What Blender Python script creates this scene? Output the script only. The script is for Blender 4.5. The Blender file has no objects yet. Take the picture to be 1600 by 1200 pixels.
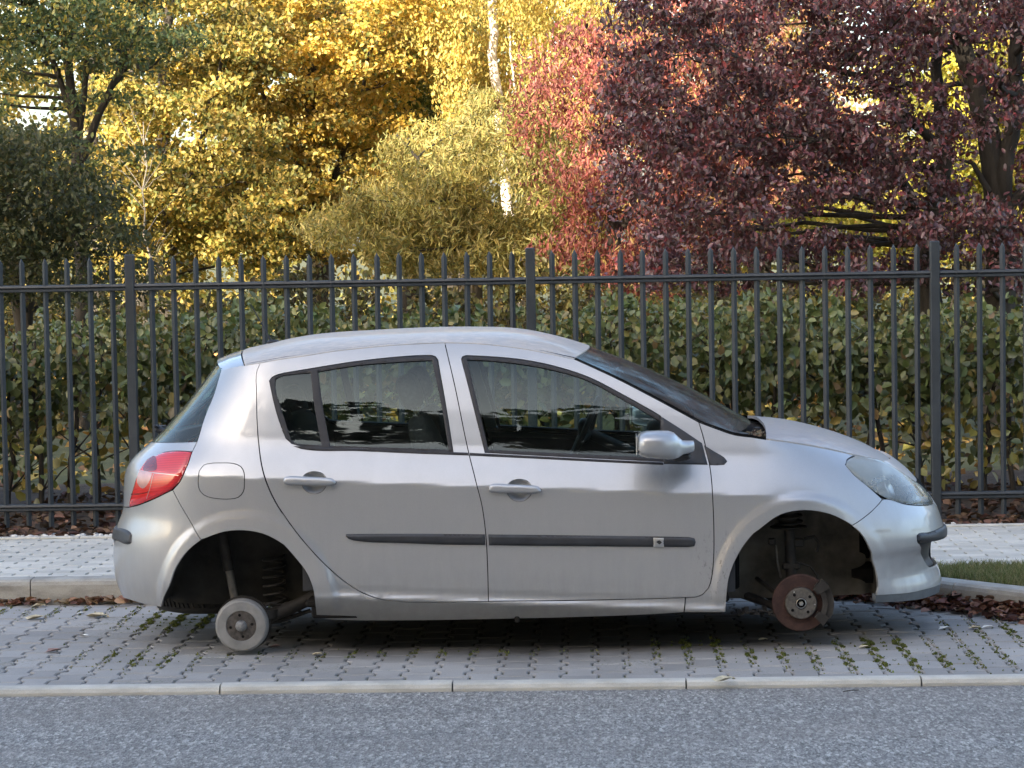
import bpy, math, random
import numpy as np
from mathutils import Vector, Matrix
from mathutils.geometry import delaunay_2d_cdt

R = math.radians
rnd = random.Random(7)
SC = bpy.context.scene
COL = SC.collection

# ---------------------------------------------------------------- camera
F_PX, PITCH, YAW, ROLL, CAM_H = 4060.0, 0.058, 0.032, -0.017, 1.925
camd = bpy.data.cameras.new('camera')
cam = bpy.data.objects.new('camera', camd)
COL.objects.link(cam)
cam.location = (0, 0, CAM_H)
CAMR = (Matrix.Rotation(YAW, 3, 'Z') @ Matrix.Rotation(math.pi / 2 - PITCH, 3, 'X') @ Matrix.Rotation(ROLL, 3, 'Z'))
cam.rotation_euler = CAMR.to_euler()
camd.sensor_width = 36.0
camd.lens = 36.0 * F_PX / 1600.0
camd.clip_end = 2000
camd.clip_start = 0.1
SC.camera = cam

# ---------------------------------------------------------------- world, sun, exposure
SUN_EL, SUN_AZ = R(21.5), R(-28)          # azimuth: where the light comes from, clockwise from straight behind the camera
w = bpy.data.worlds.new('World')
SC.world = w
w.use_nodes = True
nt = w.node_tree
bg = nt.nodes['Background']
sky = nt.nodes.new('ShaderNodeTexSky')
sky.sky_type = 'NISHITA'
sky.sun_disc = False
sky.sun_elevation = SUN_EL
# direction towards the sun
SUN_DIR = Vector((math.sin(SUN_AZ) * math.cos(SUN_EL), -math.cos(SUN_AZ) * math.cos(SUN_EL), math.sin(SUN_EL)))
sky.sun_rotation = math.atan2(SUN_DIR.x, SUN_DIR.y)
sky.air_density = 0.85
sky.dust_density = 3.2
sky.ozone_density = 0.35
nt.links.new(sky.outputs[0], bg.inputs[0])
bg.inputs[1].default_value = 0.15
sund = bpy.data.lights.new('sun', 'SUN')
sund.energy = 4.3
sund.color = (1.0, 0.89, 0.73)
sund.angle = R(0.5)
sun = bpy.data.objects.new('sun', sund)
COL.objects.link(sun)
sun.rotation_euler = SUN_DIR.to_track_quat('Z', 'Y').to_euler()
SC.view_settings.view_transform = 'Standard'
SC.view_settings.look = 'None'
SC.view_settings.exposure = 2.15
SC.view_settings.gamma = 1.0
SC.view_settings.use_curve_mapping = False
SC.cycles.max_bounces = 8
SC.cycles.transparent_max_bounces = 16
SC.cycles.sample_clamp_indirect = 6.0

# ---------------------------------------------------------------- helpers
def pray(px, py):
    return CAMR @ Vector(((px - 800) / F_PX, -(py - 600) / F_PX, -1.0))
def on_y(px, py, Y):
    d = pray(px, py); t = Y / d.y
    return Vector((0, 0, CAM_H)) + d * t
def on_z(px, py, Z=0.0):
    d = pray(px, py); t = (Z - CAM_H) / d.z
    return Vector((0, 0, CAM_H)) + d * t

def tag(o, label=None, cat=None, group=None, kind=None):
    if label: o['label'] = label
    if cat: o['category'] = cat
    if group: o['group'] = group
    if kind: o['kind'] = kind
    return o
def link(o, parent=None):
    COL.objects.link(o)
    if parent is not None: o.parent = parent
    return o
def empty(name, loc=(0, 0, 0), parent=None):
    o = bpy.data.objects.new(name, None)
    o.location = loc; o.empty_display_size = 0.1
    return link(o, parent)
def mesh_obj(name, verts, faces, m, parent=None, smooth=False, loc=None):
    me = bpy.data.meshes.new(name)
    me.from_pydata([tuple(v) for v in verts], [], faces)
    if m is not None: me.materials.append(m)
    if smooth: me.shade_smooth()
    me.update()
    o = bpy.data.objects.new(name, me)
    if loc is not None: o.location = loc
    return link(o, parent)
def fast_mesh(name, V, F, m, parent=None, colors=None, smooth=False):
    """V (n,3) array, F (k,s) array of equal-sized faces"""
    me = bpy.data.meshes.new(name)
    n, k, s = len(V), len(F), F.shape[1]
    me.vertices.add(n); me.vertices.foreach_set('co', np.ascontiguousarray(V, dtype=np.float32).ravel())
    me.loops.add(k * s); me.loops.foreach_set('vertex_index', F.astype(np.int32).ravel())
    me.polygons.add(k); me.polygons.foreach_set('loop_start', np.arange(0, k * s, s, dtype=np.int32))
    try: me.polygons.foreach_set('loop_total', np.full(k, s, dtype=np.int32))
    except Exception: pass
    me.update(calc_edges=True)
    if colors is not None:
        a = me.color_attributes.new('tint', 'FLOAT_COLOR', 'POINT')
        c = np.ones((n, 4), dtype=np.float32); c[:, :3] = colors
        a.data.foreach_set('color', c.ravel())
    if smooth: me.shade_smooth()
    me.materials.append(m)
    o = bpy.data.objects.new(name, me)
    return link(o, parent)

class MB:
    """collects shapes into one mesh"""
    def __init__(s): s.v = []; s.f = []
    def add(s, vs, fs):
        b = len(s.v); s.v += [Vector(v) for v in vs]; s.f += [tuple(i + b for i in f) for f in fs]
    def box(s, c, d, rot=None, bevel=0.0):
        hx, hy, hz = d[0] / 2, d[1] / 2, d[2] / 2
        if bevel > 0:
            b = min(bevel, hx * .9, hy * .9, hz * .9); vs = []
            for (zz, sx) in ((-hz, b), (-hz + b, 0), (hz - b, 0), (hz, b)):
                ex, ey = hx - sx, hy - sx
                vs += [(-ex + b, -ey, zz), (ex - b, -ey, zz), (ex, -ey + b, zz), (ex, ey - b, zz), (ex - b, ey, zz), (-ex + b, ey, zz), (-ex, ey - b, zz), (-ex, -ey + b, zz)]
            fs = [tuple(range(7, -1, -1)), tuple(range(24, 32))]
            for r in range(3):
                for i in range(8):
                    j = (i + 1) % 8
                    fs.append((r * 8 + i, r * 8 + j, r * 8 + 8 + j, r * 8 + 8 + i))
        else:
            vs = [(x, y, z) for z in (-hz, hz) for y in (-hy, hy) for x in (-hx, hx)]
            fs = [(0, 2, 3, 1), (4, 5, 7, 6), (0, 1, 5, 4), (2, 6, 7, 3), (0, 4, 6, 2), (1, 3, 7, 5)]
        M = rot if rot is not None else Matrix.Identity(3)
        s.add([M @ Vector(v) + Vector(c) for v in vs], fs)
    def tube(s, pts, r, n=8, cap=True):
        pts = [Vector(p) for p in pts]
        rs = r if isinstance(r, (list, tuple)) else [r] * len(pts)
        base = len(s.v); up = None
        for i, p in enumerate(pts):
            t = (pts[min(i + 1, len(pts) - 1)] - pts[max(i - 1, 0)]).normalized()
            if up is None:
                up = Vector((0, 0, 1)) if abs(t.z) < .9 else Vector((0, 1, 0))
            a = t.cross(up).normalized(); b = a.cross(t).normalized(); up = b
            for k in range(n):
                an = 2 * math.pi * k / n
                s.v.append(p + (a * math.cos(an) + b * math.sin(an)) * rs[i])
        for i in range(len(pts) - 1):
            for k in range(n):
                k2 = (k + 1) % n
                s.f.append((base + i * n + k, base + i * n + k2, base + (i + 1) * n + k2, base + (i + 1) * n + k))
        if cap:
            s.f.append(tuple(base + k for k in range(n - 1, -1, -1)))
            e = base + (len(pts) - 1) * n
            s.f.append(tuple(e + k for k in range(n)))
    def lathe(s, prof, axis_o, axis_d, n=32, close=False):
        """prof: list of (radius, along)"""
        d = Vector(axis_d).normalized(); o = Vector(axis_o)
        up = Vector((0, 0, 1)) if abs(d.z) < .9 else Vector((1, 0, 0))
        a = d.cross(up).normalized(); b = d.cross(a).normalized()
        base = len(s.v)
        for (r, h) in prof:
            for k in range(n):
                an = 2 * math.pi * k / n
                s.v.append(o + d * h + (a * math.cos(an) + b * math.sin(an)) * r)
        m = len(prof)
        for i in range(m - 1 + (1 if close else 0)):
            i2 = (i + 1) % m
            for k in range(n):
                k2 = (k + 1) % n
                s.f.append((base + i * n + k, base + i2 * n + k, base + i2 * n + k2, base + i * n + k2))
    def build(s, name, m, parent=None, smooth=False, loc=None, sharp=None):
        o = mesh_obj(name, s.v, s.f, m, parent, smooth, loc)
        if smooth and sharp is not None:
            o.data.set_sharp_from_angle(angle=R(sharp))
        return o

# ---------------------------------------------------------------- materials
class NT:
    def __init__(s, name):
        s.m = bpy.data.materials.new(name); s.m.use_nodes = True
        s.t = s.m.node_tree; s.b = s.t.nodes['Principled BSDF']; s.out = s.t.nodes['Material Output']
    def n(s, typ, **kw):
        nd = s.t.nodes.new(typ)
        for k, v in kw.items():
            if k.startswith('_'): setattr(nd, k[1:], v)
            else:
                key = int(k[1:]) if k[0] == 'i' and k[1:].isdigit() else k.replace('__', ' ')
                sock = nd.inputs[key]
                if hasattr(v, 'links') or isinstance(v, bpy.types.NodeSocket): s.t.links.new(v, sock)
                else: sock.default_value = v
        return nd
    def l(s, a, b): s.t.links.new(a, b)
    def coord(s, kind='Object'): return s.n('ShaderNodeTexCoord').outputs[kind]
    def noise(s, vec, scale, detail=4, rough=.6, dist=0.0):
        return s.n('ShaderNodeTexNoise', Vector=vec, Scale=scale, Detail=detail, Roughness=rough, Distortion=dist).outputs['Fac']
    def mapping(s, vec, scale=(1, 1, 1), loc=(0, 0, 0), rot=(0, 0, 0)):
        return s.n('ShaderNodeMapping', Vector=vec, Scale=scale, Location=loc, Rotation=rot).outputs[0]
    def ramp(s, fac, stops):
        nd = s.n('ShaderNodeValToRGB', Fac=fac); e = nd.color_ramp.elements
        while len(e) > 1: e.remove(e[0])
        e[0].position = stops[0][0]; e[0].color = (*c3(stops[0][1]), 1)
        for p, c in stops[1:]:
            x = e.new(p); x.color = (*c3(c), 1)
        return nd.outputs[0]
    def mix(s, fac, a, b, mode='MIX'):
        nd = s.n('ShaderNodeMix', _data_type='RGBA', _blend_type=mode)
        for sock, v in ((nd.inputs[0], fac), (nd.inputs[6], a), (nd.inputs[7], b)):
            if isinstance(v, bpy.types.NodeSocket): s.l(v, sock)
            elif isinstance(v, (int, float)): sock.default_value = v if sock.type == 'VALUE' else (v, v, v, 1)
            else: sock.default_value = (*c3(v), 1)
        return nd.outputs[2]
    def math(s, op, a, b=0.0, c=0.0):
        nd = s.n('ShaderNodeMath', _operation=op, i0=a, i1=b)
        return nd.outputs[0]
    def base(s, v):
        if isinstance(v, bpy.types.NodeSocket): s.l(v, s.b.inputs['Base Color'])
        else: s.b.inputs['Base Color'].default_value = (*c3(v), 1)
    def set(s, **kw):
        for k, v in kw.items():
            sock = s.b.inputs[k.replace('__', ' ')]
            if isinstance(v, bpy.types.NodeSocket): s.l(v, sock)
            else: sock.default_value = v
    def bump(s, h, strength=.3, dist=.01):
        b = s.n('ShaderNodeBump', Strength=strength, Distance=dist, Height=h)
        s.l(b.outputs[0], s.b.inputs['Normal'])
def c3(c): return (c, c, c) if isinstance(c, (int, float)) else tuple(c)[:3]

def simple(name, col, rough=.6, metal=0.0, var=.15, scale=20, bump=0.0, bscale=200, coat=0.0, spec=.5):
    m = NT(name); co = m.coord()
    f = m.noise(co, scale, 5)
    m.base(m.mix(m.ramp(f, [(.3, 0), (.7, 1)]), tuple(x * (1 - var) for x in c3(col)), tuple(min(1, x * (1 + var)) for x in c3(col))))
    m.set(Roughness=rough, Metallic=metal, Coat__Weight=coat)
    m.b.inputs['Specular IOR Level'].default_value = spec
    if bump > 0: m.bump(m.noise(co, bscale, 3), bump, .002)
    return m.m
# ================================================================ ground
BAY_Y0, BAY_Y1 = 11.10, 13.62        # paved parking bay
def m_asphalt():
    m = NT('asphalt'); co = m.coord()
    v = m.n('ShaderNodeTexVoronoi', Vector=m.mapping(co, (1, .34, 1)), Scale=92.0)
    v2 = m.n('ShaderNodeTexVoronoi', Vector=m.mapping(co, (1, .34, 1)), Scale=190.0)
    r1 = m.n('ShaderNodeSeparateXYZ', Vector=v.outputs['Color']).outputs[0]; r2 = m.n('ShaderNodeSeparateXYZ', Vector=v2.outputs['Color']).outputs[0]
    g = m.ramp(r1, [(.0, (.066, .064, .058)), (.40, (.185, .180, .166)), (.8, (.34, .33, .30)), (1, (.66, .63, .57))])
    g2 = m.ramp(r2, [(.0, (.08, .078, .072)), (.6, (.24, .233, .216)), (1, (.54, .52, .47))])
    c = m.mix(.45, g, g2)
    big = m.noise(m.mapping(co, (.5, 1.4, 1)), .9, 4)
    c = m.mix(m.ramp(big, [(.35, 0), (.75, .55)]), c, (.20, .18, .155))
    st = m.noise(m.mapping(co, (.25, 5, 1)), 1.5, 5)
    c = m.mix(m.ramp(st, [(.5, 0), (.8, .35)]), c, (.06, .06, .065))
    m.base(c); m.set(Roughness=.85)
    h = m.math('ADD', v.outputs['Distance'], m.math('MULTIPLY', v2.outputs['Distance'], .6))
    m.bump(h, .9, .006)
    return m.m
def m_soil():
    m = NT('soil'); co = m.coord()
    m.base(m.ramp(m.noise(co, 14, 6), [(.3, (.035, .025, .017)), (.6, (.07, .05, .033)), (.8, (.11, .08, .05))]))
    m.set(Roughness=.95); m.bump(m.noise(co, 60, 5), .8, .02)
    return m.m
def m_lawn():
    m = NT('lawn_earth'); co = m.coord()
    m.base(m.ramp(m.noise(co, 1.2, 8, .7), [(.3, (.04, .05, .018)), (.55, (.08, .085, .03)), (.75, (.12, .095, .045))]))
    m.set(Roughness=.95); m.bump(m.noise(co, 30, 5), .6, .03)
    return m.m
def m_joint():
    m = NT('mossy_joint_sand'); co = m.coord()
    f = m.noise(co, 1.1, 5, .6)
    sand = m.ramp(m.noise(co, 90, 4), [(.3, (.035, .032, .028)), (.7, (.085, .08, .068))])
    moss = m.ramp(m.noise(co, 120, 4), [(.3, (.04, .055, .012)), (.7, (.11, .14, .03))])
    m.base(m.mix(m.ramp(f, [(.44, 0), (.54, 1)]), sand, moss))
    m.set(Roughness=1.0); m.bump(m.noise(co, 150, 4), .8, .006)
    return m.m
def m_paver(name, a, b, stain_shade=True):
    m = NT(name)
    geo = m.n('ShaderNodeNewGeometry'); oi = m.n('ShaderNodeObjectInfo')
    co = geo.outputs['Position']
    g = m.ramp(m.noise(co, 160, 4, .7), [(.25, a), (.75, b)])
    pv = m.ramp(oi.outputs['Random'], [(0, .82), (1, 1.12)])
    g = m.mix(1.0, g, pv, 'MULTIPLY')
    big = m.noise(co, 2.2, 5)
    g = m.mix(m.ramp(big, [(.45, 0), (.75, .4)]), g, tuple(x * .62 for x in a))
    if stain_shade:
        # brown oil film under the car, widened and blackened to paint in its shade
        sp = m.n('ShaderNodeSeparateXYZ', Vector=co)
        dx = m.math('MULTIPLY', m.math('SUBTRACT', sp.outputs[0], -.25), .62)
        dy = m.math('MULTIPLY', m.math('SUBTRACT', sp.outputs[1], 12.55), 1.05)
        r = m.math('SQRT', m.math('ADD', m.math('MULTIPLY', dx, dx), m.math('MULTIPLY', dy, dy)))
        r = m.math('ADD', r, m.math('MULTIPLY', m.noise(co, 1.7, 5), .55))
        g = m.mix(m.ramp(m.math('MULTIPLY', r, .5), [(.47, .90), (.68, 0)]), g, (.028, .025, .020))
        mc = on_z(287, 972)
        ex = m.math('MULTIPLY', m.math('SUBTRACT', sp.outputs[0], mc.x), 1.0); ey = m.math('MULTIPLY', m.math('SUBTRACT', sp.outputs[1], mc.y), .8)
        mr = m.math('ADD', m.math('SQRT', m.math('ADD', m.math('MULTIPLY', ex, ex), m.math('MULTIPLY', ey, ey))), m.math('MULTIPLY', m.noise(co, 9, 5), .35))
        g = m.mix(m.math('MULTIPLY', m.ramp(mr, [(.24, .85), (.40, 0)]), m.ramp(m.noise(co, 45, 4), [(.35, .2), (.6, 1)])), g, (.085, .085, .022))
        mo = m.math('MULTIPLY', m.noise(co, 1.5, 4), m.noise(co, 60, 3))
        g = m.mix(m.ramp(mo, [(.34, 0), (.44, .75)]), g, (.075, .085, .025))
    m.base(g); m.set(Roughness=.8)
    m.bump(m.noise(co, 260, 4), .35, .003)
    return m.m
def m_conc(name, a, b, dirt=.5):
    m = NT(name); geo = m.n('ShaderNodeNewGeometry'); co = geo.outputs['Position']
    g = m.ramp(m.noise(co, 200, 4, .7), [(.25, a), (.75, b)])
    f = m.noise(m.mapping(co, (3, 3, 9)), 2.0, 6, .65)
    g = m.mix(m.ramp(f, [(.42, 0), (.72, dirt)]), g, (.09, .08, .06))
    m.base(g); m.set(Roughness=.85); m.bump(m.noise(co, 240, 4), .4, .003)
    return m.m
M_ASPH, M_SOIL, M_LAWN, M_JOINT = m_asphalt(), m_soil(), m_lawn(), m_joint()
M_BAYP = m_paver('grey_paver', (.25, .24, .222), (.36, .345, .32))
M_WALKP = m_paver('pale_paver', (.455, .44, .385), (.57, .55, .485), False)
M_KERB = m_conc('kerb_concrete', (.30, .29, .25), (.42, .41, .37), .55)
M_KERB2 = m_conc('edge_concrete', (.44, .42, .36), (.58, .56, .49), .35)

def sheet(name, x0, x1, y0, y1, z, m, nx=1, ny=1, kind='structure', amp=0.0):
    vs = []; fs = []
    for j in range(ny + 1):
        for i in range(nx + 1):
            vs.append((x0 + (x1 - x0) * i / nx, y0 + (y1 - y0) * j / ny, z + (rnd.uniform(-amp, amp) if amp else 0)))
    for j in range(ny):
        for i in range(nx):
            a = j * (nx + 1) + i; fs.append((a, a + 1, a + nx + 2, a + nx + 1))
    o = mesh_obj(name, vs, fs, m); o['kind'] = kind
    return o
sheet('ground', -300, 300, -300, 400, -0.12, M_LAWN)
sheet('road', -60, 60, 3.0, 11.01, -0.03, M_ASPH)
bay = sheet('parking_bay', -6, 6, BAY_Y0 - .002, BAY_Y1, -0.012, M_JOINT)
# raised ground behind the back kerb: sidewalk bed, planting strip, park lawn
sheet('sidewalk', -30, 30, 13.78, 15.70, 0.108, M_JOINT)
soil = sheet('planting_strip', -30, 30, 15.70, 19.4, 0.095, M_SOIL, 60, 12, amp=.012)
sheet('park_lawn', -150, 150, 19.4, 300, 0.09, M_LAWN)
tag(mesh_obj('far_pavement', [(-60, -1, .0), (60, -1, .0), (60, 2.9, .0), (-60, 2.9, .0), (-60, -1, -.12), (60, -1, -.12), (60, 2.9, -.12), (-60, 2.9, -.12)],
   [(0, 1, 2, 3), (3, 2, 6, 7), (0, 4, 5, 1)], M_WALKP), kind='structure')

# --- interlocking paving stones of the bay (wide ends, narrow waist)
def paver_mesh(name, wd, ln, waist, m, ch=.006, h=.012, gs=.0034):
    g = gs
    W_, N_, L_ = wd / 2 - g, waist / 2 - g, ln / 2 - g * .9
    a, b = ln * .25 + .012, ln * .25 - .012
    half = [(N_ if waist < wd else W_, 0)]
    right = [(W_, -L_), (W_, -a), (N_, -b), (N_, b), (W_, a), (W_, L_)]
    out = right + [(-x, y) for x, y in right[::-1]]
    n = len(out); vs = []
    for (s, z) in ((ch, 0), (0, -ch), (0, -h)):
        for (x, y) in out:
            sx = x - math.copysign(s, x); sy = y - math.copysign(s, y) * (1 if abs(y) > ln * .4 else 0)
            vs.append((sx, sy, z))
    fs = [tuple(range(n))]
    for r in range(2):
        for i in range(n):
            j = (i + 1) % n; fs.append((r * n + i, (r + 1) * n + i, (r + 1) * n + j, r * n + j))
    me = bpy.data.meshes.new(name); me.from_pydata(vs, [], fs); me.materials.append(m); me.update()
    return me
def in_frame(p, m=12):
    q = CAMR.transposed() @ (Vector(p) - Vector((0, 0, CAM_H)))
    if q.z >= 0: return False
    x = 800 + F_PX * q.x / -q.z; y = 600 - F_PX * q.y / -q.z
    return -m < x < 1600 + m and -m < y < 1200 + m
def to_px(p):
    q = CAMR.transposed() @ (Vector(p) - Vector((0, 0, CAM_H)))
    return 800 + F_PX * q.x / -q.z, 600 - F_PX * q.y / -q.z

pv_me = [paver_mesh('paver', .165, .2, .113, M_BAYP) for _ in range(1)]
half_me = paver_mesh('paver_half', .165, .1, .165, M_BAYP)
PX = .1402; xoff = .053
cells = []
for i in range(-45, 46):
    x = i * PX + xoff
    o = .1 if i % 2 else 0.0
    k = 0
    y = BAY_Y0 + .1 + o
    if o: cells.append((x, BAY_Y0 + .05, True))
    while y < BAY_Y1 + .02:
        cells.append((x, y, False)); y += .2
vis = [c for c in cells if in_frame((c[0], c[1], 0), 30)]
hid = [c for c in vis if 210 < to_px((c[0], c[1], 0))[0] < 1400 and c[1] > 12.75]
near = [c for c in vis if c not in hid]
near.sort(key=lambda c: c[1])
single = near[:299]
rest = [c for c in cells if c not in set(single)]
def paver_xf(c):
    return Matrix.Translation((c[0] + rnd.uniform(-.001, .001), c[1] + rnd.uniform(-.0012, .0012), rnd.uniform(-.0022, .0018))) @ Matrix.Rotation(rnd.gauss(0, .005), 4, 'X') @ Matrix.Rotation(rnd.gauss(0, .006), 4, 'Y') @ Matrix.Rotation(rnd.gauss(0, .006), 4, 'Z')
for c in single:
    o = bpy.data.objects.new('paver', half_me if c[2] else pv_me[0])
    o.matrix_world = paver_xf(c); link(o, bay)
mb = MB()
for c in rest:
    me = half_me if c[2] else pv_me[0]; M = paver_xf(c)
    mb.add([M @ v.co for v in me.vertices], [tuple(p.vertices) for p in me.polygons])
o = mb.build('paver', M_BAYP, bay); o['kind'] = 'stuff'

# --- pale small pavers of the sidewalk
walk = bpy.data.objects['sidewalk']
sp_me = paver_mesh('walk_paver', .2, .1, .188, M_WALKP, ch=.0035, gs=.0022)
wc = []
r_ = 0; y = 13.84
while y < 15.60:
    sh = (r_ % 2) * .1 + (r_ * .0)
    for i in range(-35, 36):
        wc.append((i * .2 + sh + .03, y, False))
    y += .1; r_ += 1
wv = [c for c in wc if in_frame((c[0], c[1], .12), 25) and not (215 < to_px((c[0], c[1], .12))[0] < 1440)]
wv.sort(key=lambda c: c[1]); ws = set(wv[:299])
def walk_xf(c):
    return Matrix.Translation((c[0], c[1], .12 + rnd.uniform(-.001, .001))) @ Matrix.Rotation(rnd.gauss(0, .004), 4, 'X') @ Matrix.Rotation(rnd.gauss(0, .003), 4, 'Y')
mb = MB()
for c in wc:
    M = walk_xf(c)
    if c in ws:
        o = bpy.data.objects.new('paver', sp_me); o.matrix_world = M; link(o, walk)
    else:
        mb.add([M @ v.co for v in sp_me.vertices], [tuple(p.vertices) for p in sp_me.polygons])
o = mb.build('paver', M_WALKP, walk); o['kind'] = 'stuff'
# far edging of the sidewalk: narrow concrete slabs
for i in range(-6, 7):
    mb = MB(); mb.box((i * 1.0 + .35, 15.665, .09), (.994, .06, .072), bevel=.006)
    mb.build('edge_slab', M_KERB2, walk)

# --- flush rounded edge stones between bay and road
ek = empty('flush_kerb', (0, 0, 0)); tag(ek, kind='structure')
def curb_prof(y0, y1, z0, z1, rr):
    return [(y0, z0), (y0, z1 - rr), (y0 + rr * .35, z1 - rr * .3), (y0 + rr, z1), (y1 - .004, z1), (y1, z1 - .006), (y1, z0)]
def extrude_x(prof, x0, x1, m, name, parent, xf=lambda v: v, seg=1):
    vs = []; fs = []; n = len(prof)
    for i in range(seg + 1):
        x = x0 + (x1 - x0) * i / seg
        vs += [xf((x, y, z)) for (y, z) in prof]
    for i in range(seg):
        for k in range(n - 1):
            a = i * n + k; fs.append((a, a + n, a + n + 1, a + 1))
    fs.append(tuple(range(n))); fs.append(tuple(seg * n + k for k in range(n - 1, -1, -1)))
    return mesh_obj(name, vs, fs, m, parent)
kx = [on_z(px, py, 0).x for px, py in ((348, 1068), (709, 1062), (1070, 1057), (1434, 1052))]
x0 = kx[0] - 3
for i in range(8):
    dz = rnd.uniform(-.002, .002)
    o = extrude_x(curb_prof(11.015, 11.097, -.10, .006 + dz, .022), x0 + i * 1.0 + .0035, x0 + (i + 1) * 1.0 - .0035, M_KERB2, 'kerb_stone', ek)

# --- raised kerb behind the bay, curving out towards the road on the right
rk = empty('raised_kerb', (0, 0, 0)); tag(rk, kind='structure')
KT = [(-8.0, 13.62), (-7.0, 13.62)]
bend = [(-6.99, 13.62)]
def kerb_curve(s):
    """centre line of the kerb's front face by arc length from x=-6"""
    # straight to x=1.2, then an arc towards the road, then straight diagonal
    xs, Rr = .88, .85
    L0 = xs + 6.0
    if s < L0: return Vector((-6 + s, 13.62, 0)), Vector((1, 0, 0))
    a = (s - L0) / Rr; amax = R(47)
    if a < amax:
        return Vector((xs + Rr * math.sin(a), 13.62 - Rr * (1 - math.cos(a)), 0)), Vector((math.cos(a), -math.sin(a), 0))
    e = Vector((xs + Rr * math.sin(amax), 13.62 - Rr * (1 - math.cos(amax)), 0)); d = Vector((math.cos(amax), -math.sin(amax), 0))
    return e + d * (s - L0 - Rr * amax), d
jx = on_z(50, 943, 0).x
s0 = (jx + 6) % 1.0 - 1.0
kprof = [(0, -.11), (.004, .10), (.010, .119), (.026, .130), (.14, .131), (.148, .124), (.148, -.11)]
for i in range(0, 12):
    a, b = s0 + i + .003, s0 + i + .997
    vs = []; fs = []; seg = 8; n = len(kprof)
    for q in range(seg + 1):
        p, d = kerb_curve(max(a, 0) + (b - max(a, 0)) * q / seg); nrm = Vector((-d.y, d.x, 0))
        vs += [p + nrm * y + Vector((0, 0, z)) for (y, z) in kprof]
    for q in range(seg):
        for k in range(n - 1):
            c = q * n + k; fs.append((c, c + n, c + n + 1, c + 1))
    fs.append(tuple(range(n))); fs.append(tuple(seg * n + k for k in range(n - 1, -1, -1)))
    mesh_obj('kerb_stone', vs, fs, M_KERB, rk)
# verge between the curved kerb and the sidewalk on the right
vs = []; fs = []; ns = 40
for q in range(ns + 1):
    s = 7.0 + 5.0 * q / ns
    p, d = kerb_curve(s); nrm = Vector((-d.y, d.x, 0)); p = p + nrm * .145
    yf = 13.80
    for k in range(5):
        t = k / 4; vs.append((p.x + (0) * t, p.y + (max(yf, p.y + .001) - p.y) * t, .112 + rnd.uniform(-.004, .004)))
for q in range(ns):
    for k in range(4):
        a = q * 5 + k; fs.append((a, a + 5, a + 6, a + 1))
o = mesh_obj('grass_verge', vs, fs, M_SOIL); o['kind'] = 'structure'

# ================================================================ steel fence
FY = 16.15
M_STEEL = None
def m_steel():
    m = NT('anthracite_powder_coat'); geo = m.n('ShaderNodeNewGeometry'); co = geo.outputs['Position']
    f = m.noise(co, 6, 6, .65)
    m.base(m.ramp(f, [(.3, (.018, .023, .027)), (.7, (.032, .039, .045))]))
    m.set(Roughness=m.ramp(m.noise(co, 30, 5), [(.3, .38), (.7, .6)]))
    m.bump(m.noise(co, 400, 2), .15, .001)
    return m.m
M_STEEL = m_steel()
fence = empty('steel_fence', (on_y(829, 800, FY).x, FY, .1))
tag(fence, 'dark grey steel railing fence with pointed square bars running behind the pavement', 'fence')
px_ = [on_y(829, 443, FY).x + 2.5 * k for k in (-4, -3, -2, -1, 0, 1, 2, 3, 4)]
zt = on_y(829, 438.5, FY).z; ztop = zt + .021; ztip = on_y(700, 393, FY).z
zpost = on_y(829, 387, FY).z; zb = on_y(800, 783, FY).z
M0 = fence.location
def L(v): return Vector(v) - M0
mb = MB(); mb.box((0, 0, (zpost - .05) / 2 + .05), (.058, .06, zpost - .05), bevel=.006)
post_me = None
for x in px_:
    if post_me is None:
        o = mb.build('post', M_STEEL, fence); post_me = o.data
        cp = MB(); cp.box((0, 0, zpost + .002), (.060, .062, .006), bevel=.002); 
    else:
        o = bpy.data.objects.new('post', post_me); link(o, fence)
    o.location = L((x + rnd.uniform(-.002, .002), FY, .0)); 
# rails: folded profile with a groove along its face
rp = [(.024, -.022), (-.020, -.022), (-.024, -.018), (-.024, -.006), (-.010, -.003), (-.010, .003), (-.024, .006), (-.020, .018), (-.012, .022), (.024, .022), (.024, -.022)]
for a, b in zip(px_[:-1], px_[1:]):
    for z in (zt, zb):
        vs = []; n = len(rp)
        for x in (a + .030, b - .030): vs += [L((x, FY + y, z + q)) for y, q in rp]
        mesh_obj('rail', vs, [(k, k + 1, k + 1 + n, k + n) for k in range(n - 1)], M_STEEL, fence)
# pickets: square tube set on edge, top cut to a point
pw = .0175
zbot = .13
hgt = ztip - zbot
vs = [(-pw, 0, 0), (0, -pw, 0), (pw, 0, 0), (0, pw, 0), (-pw, 0, hgt - .036), (0, -pw, hgt - .012), (pw, 0, hgt - .034), (0, pw, hgt - .055), (-.002, -pw * .3, hgt)]
fs = [(0, 1, 5, 4), (1, 2, 6, 5), (2, 3, 7, 6), (3, 0, 4, 7), (4, 5, 8), (5, 6, 8), (6, 7, 8), (7, 4, 8), (3, 2, 1, 0)]
pk = None
for a, b in zip(px_[:-1], px_[1:]):
    for k in range(17):
        x = a + 2.5 / 17.75 * (k + .95)
        if abs(x) > 11: continue
        if pk is None:
            o = mesh_obj('picket', vs, fs, M_STEEL, fence); pk = o.data
        else:
            o = bpy.data.objects.new('picket', pk); link(o, fence)
        o.location = L((x, FY, zbot + rnd.uniform(-.002, .002)))
        o.rotation_euler = (rnd.gauss(0, .0015), rnd.gauss(0, .0012), rnd.gauss(0, .03))
# ================================================================ car body surface
CX, CY = -0.354, 12.62
CARG = empty('parked_hatchback', (CX, CY, 0))
tag(CARG, 'silver five-door hatchback standing without its wheels on the paved bay', 'car')

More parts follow.
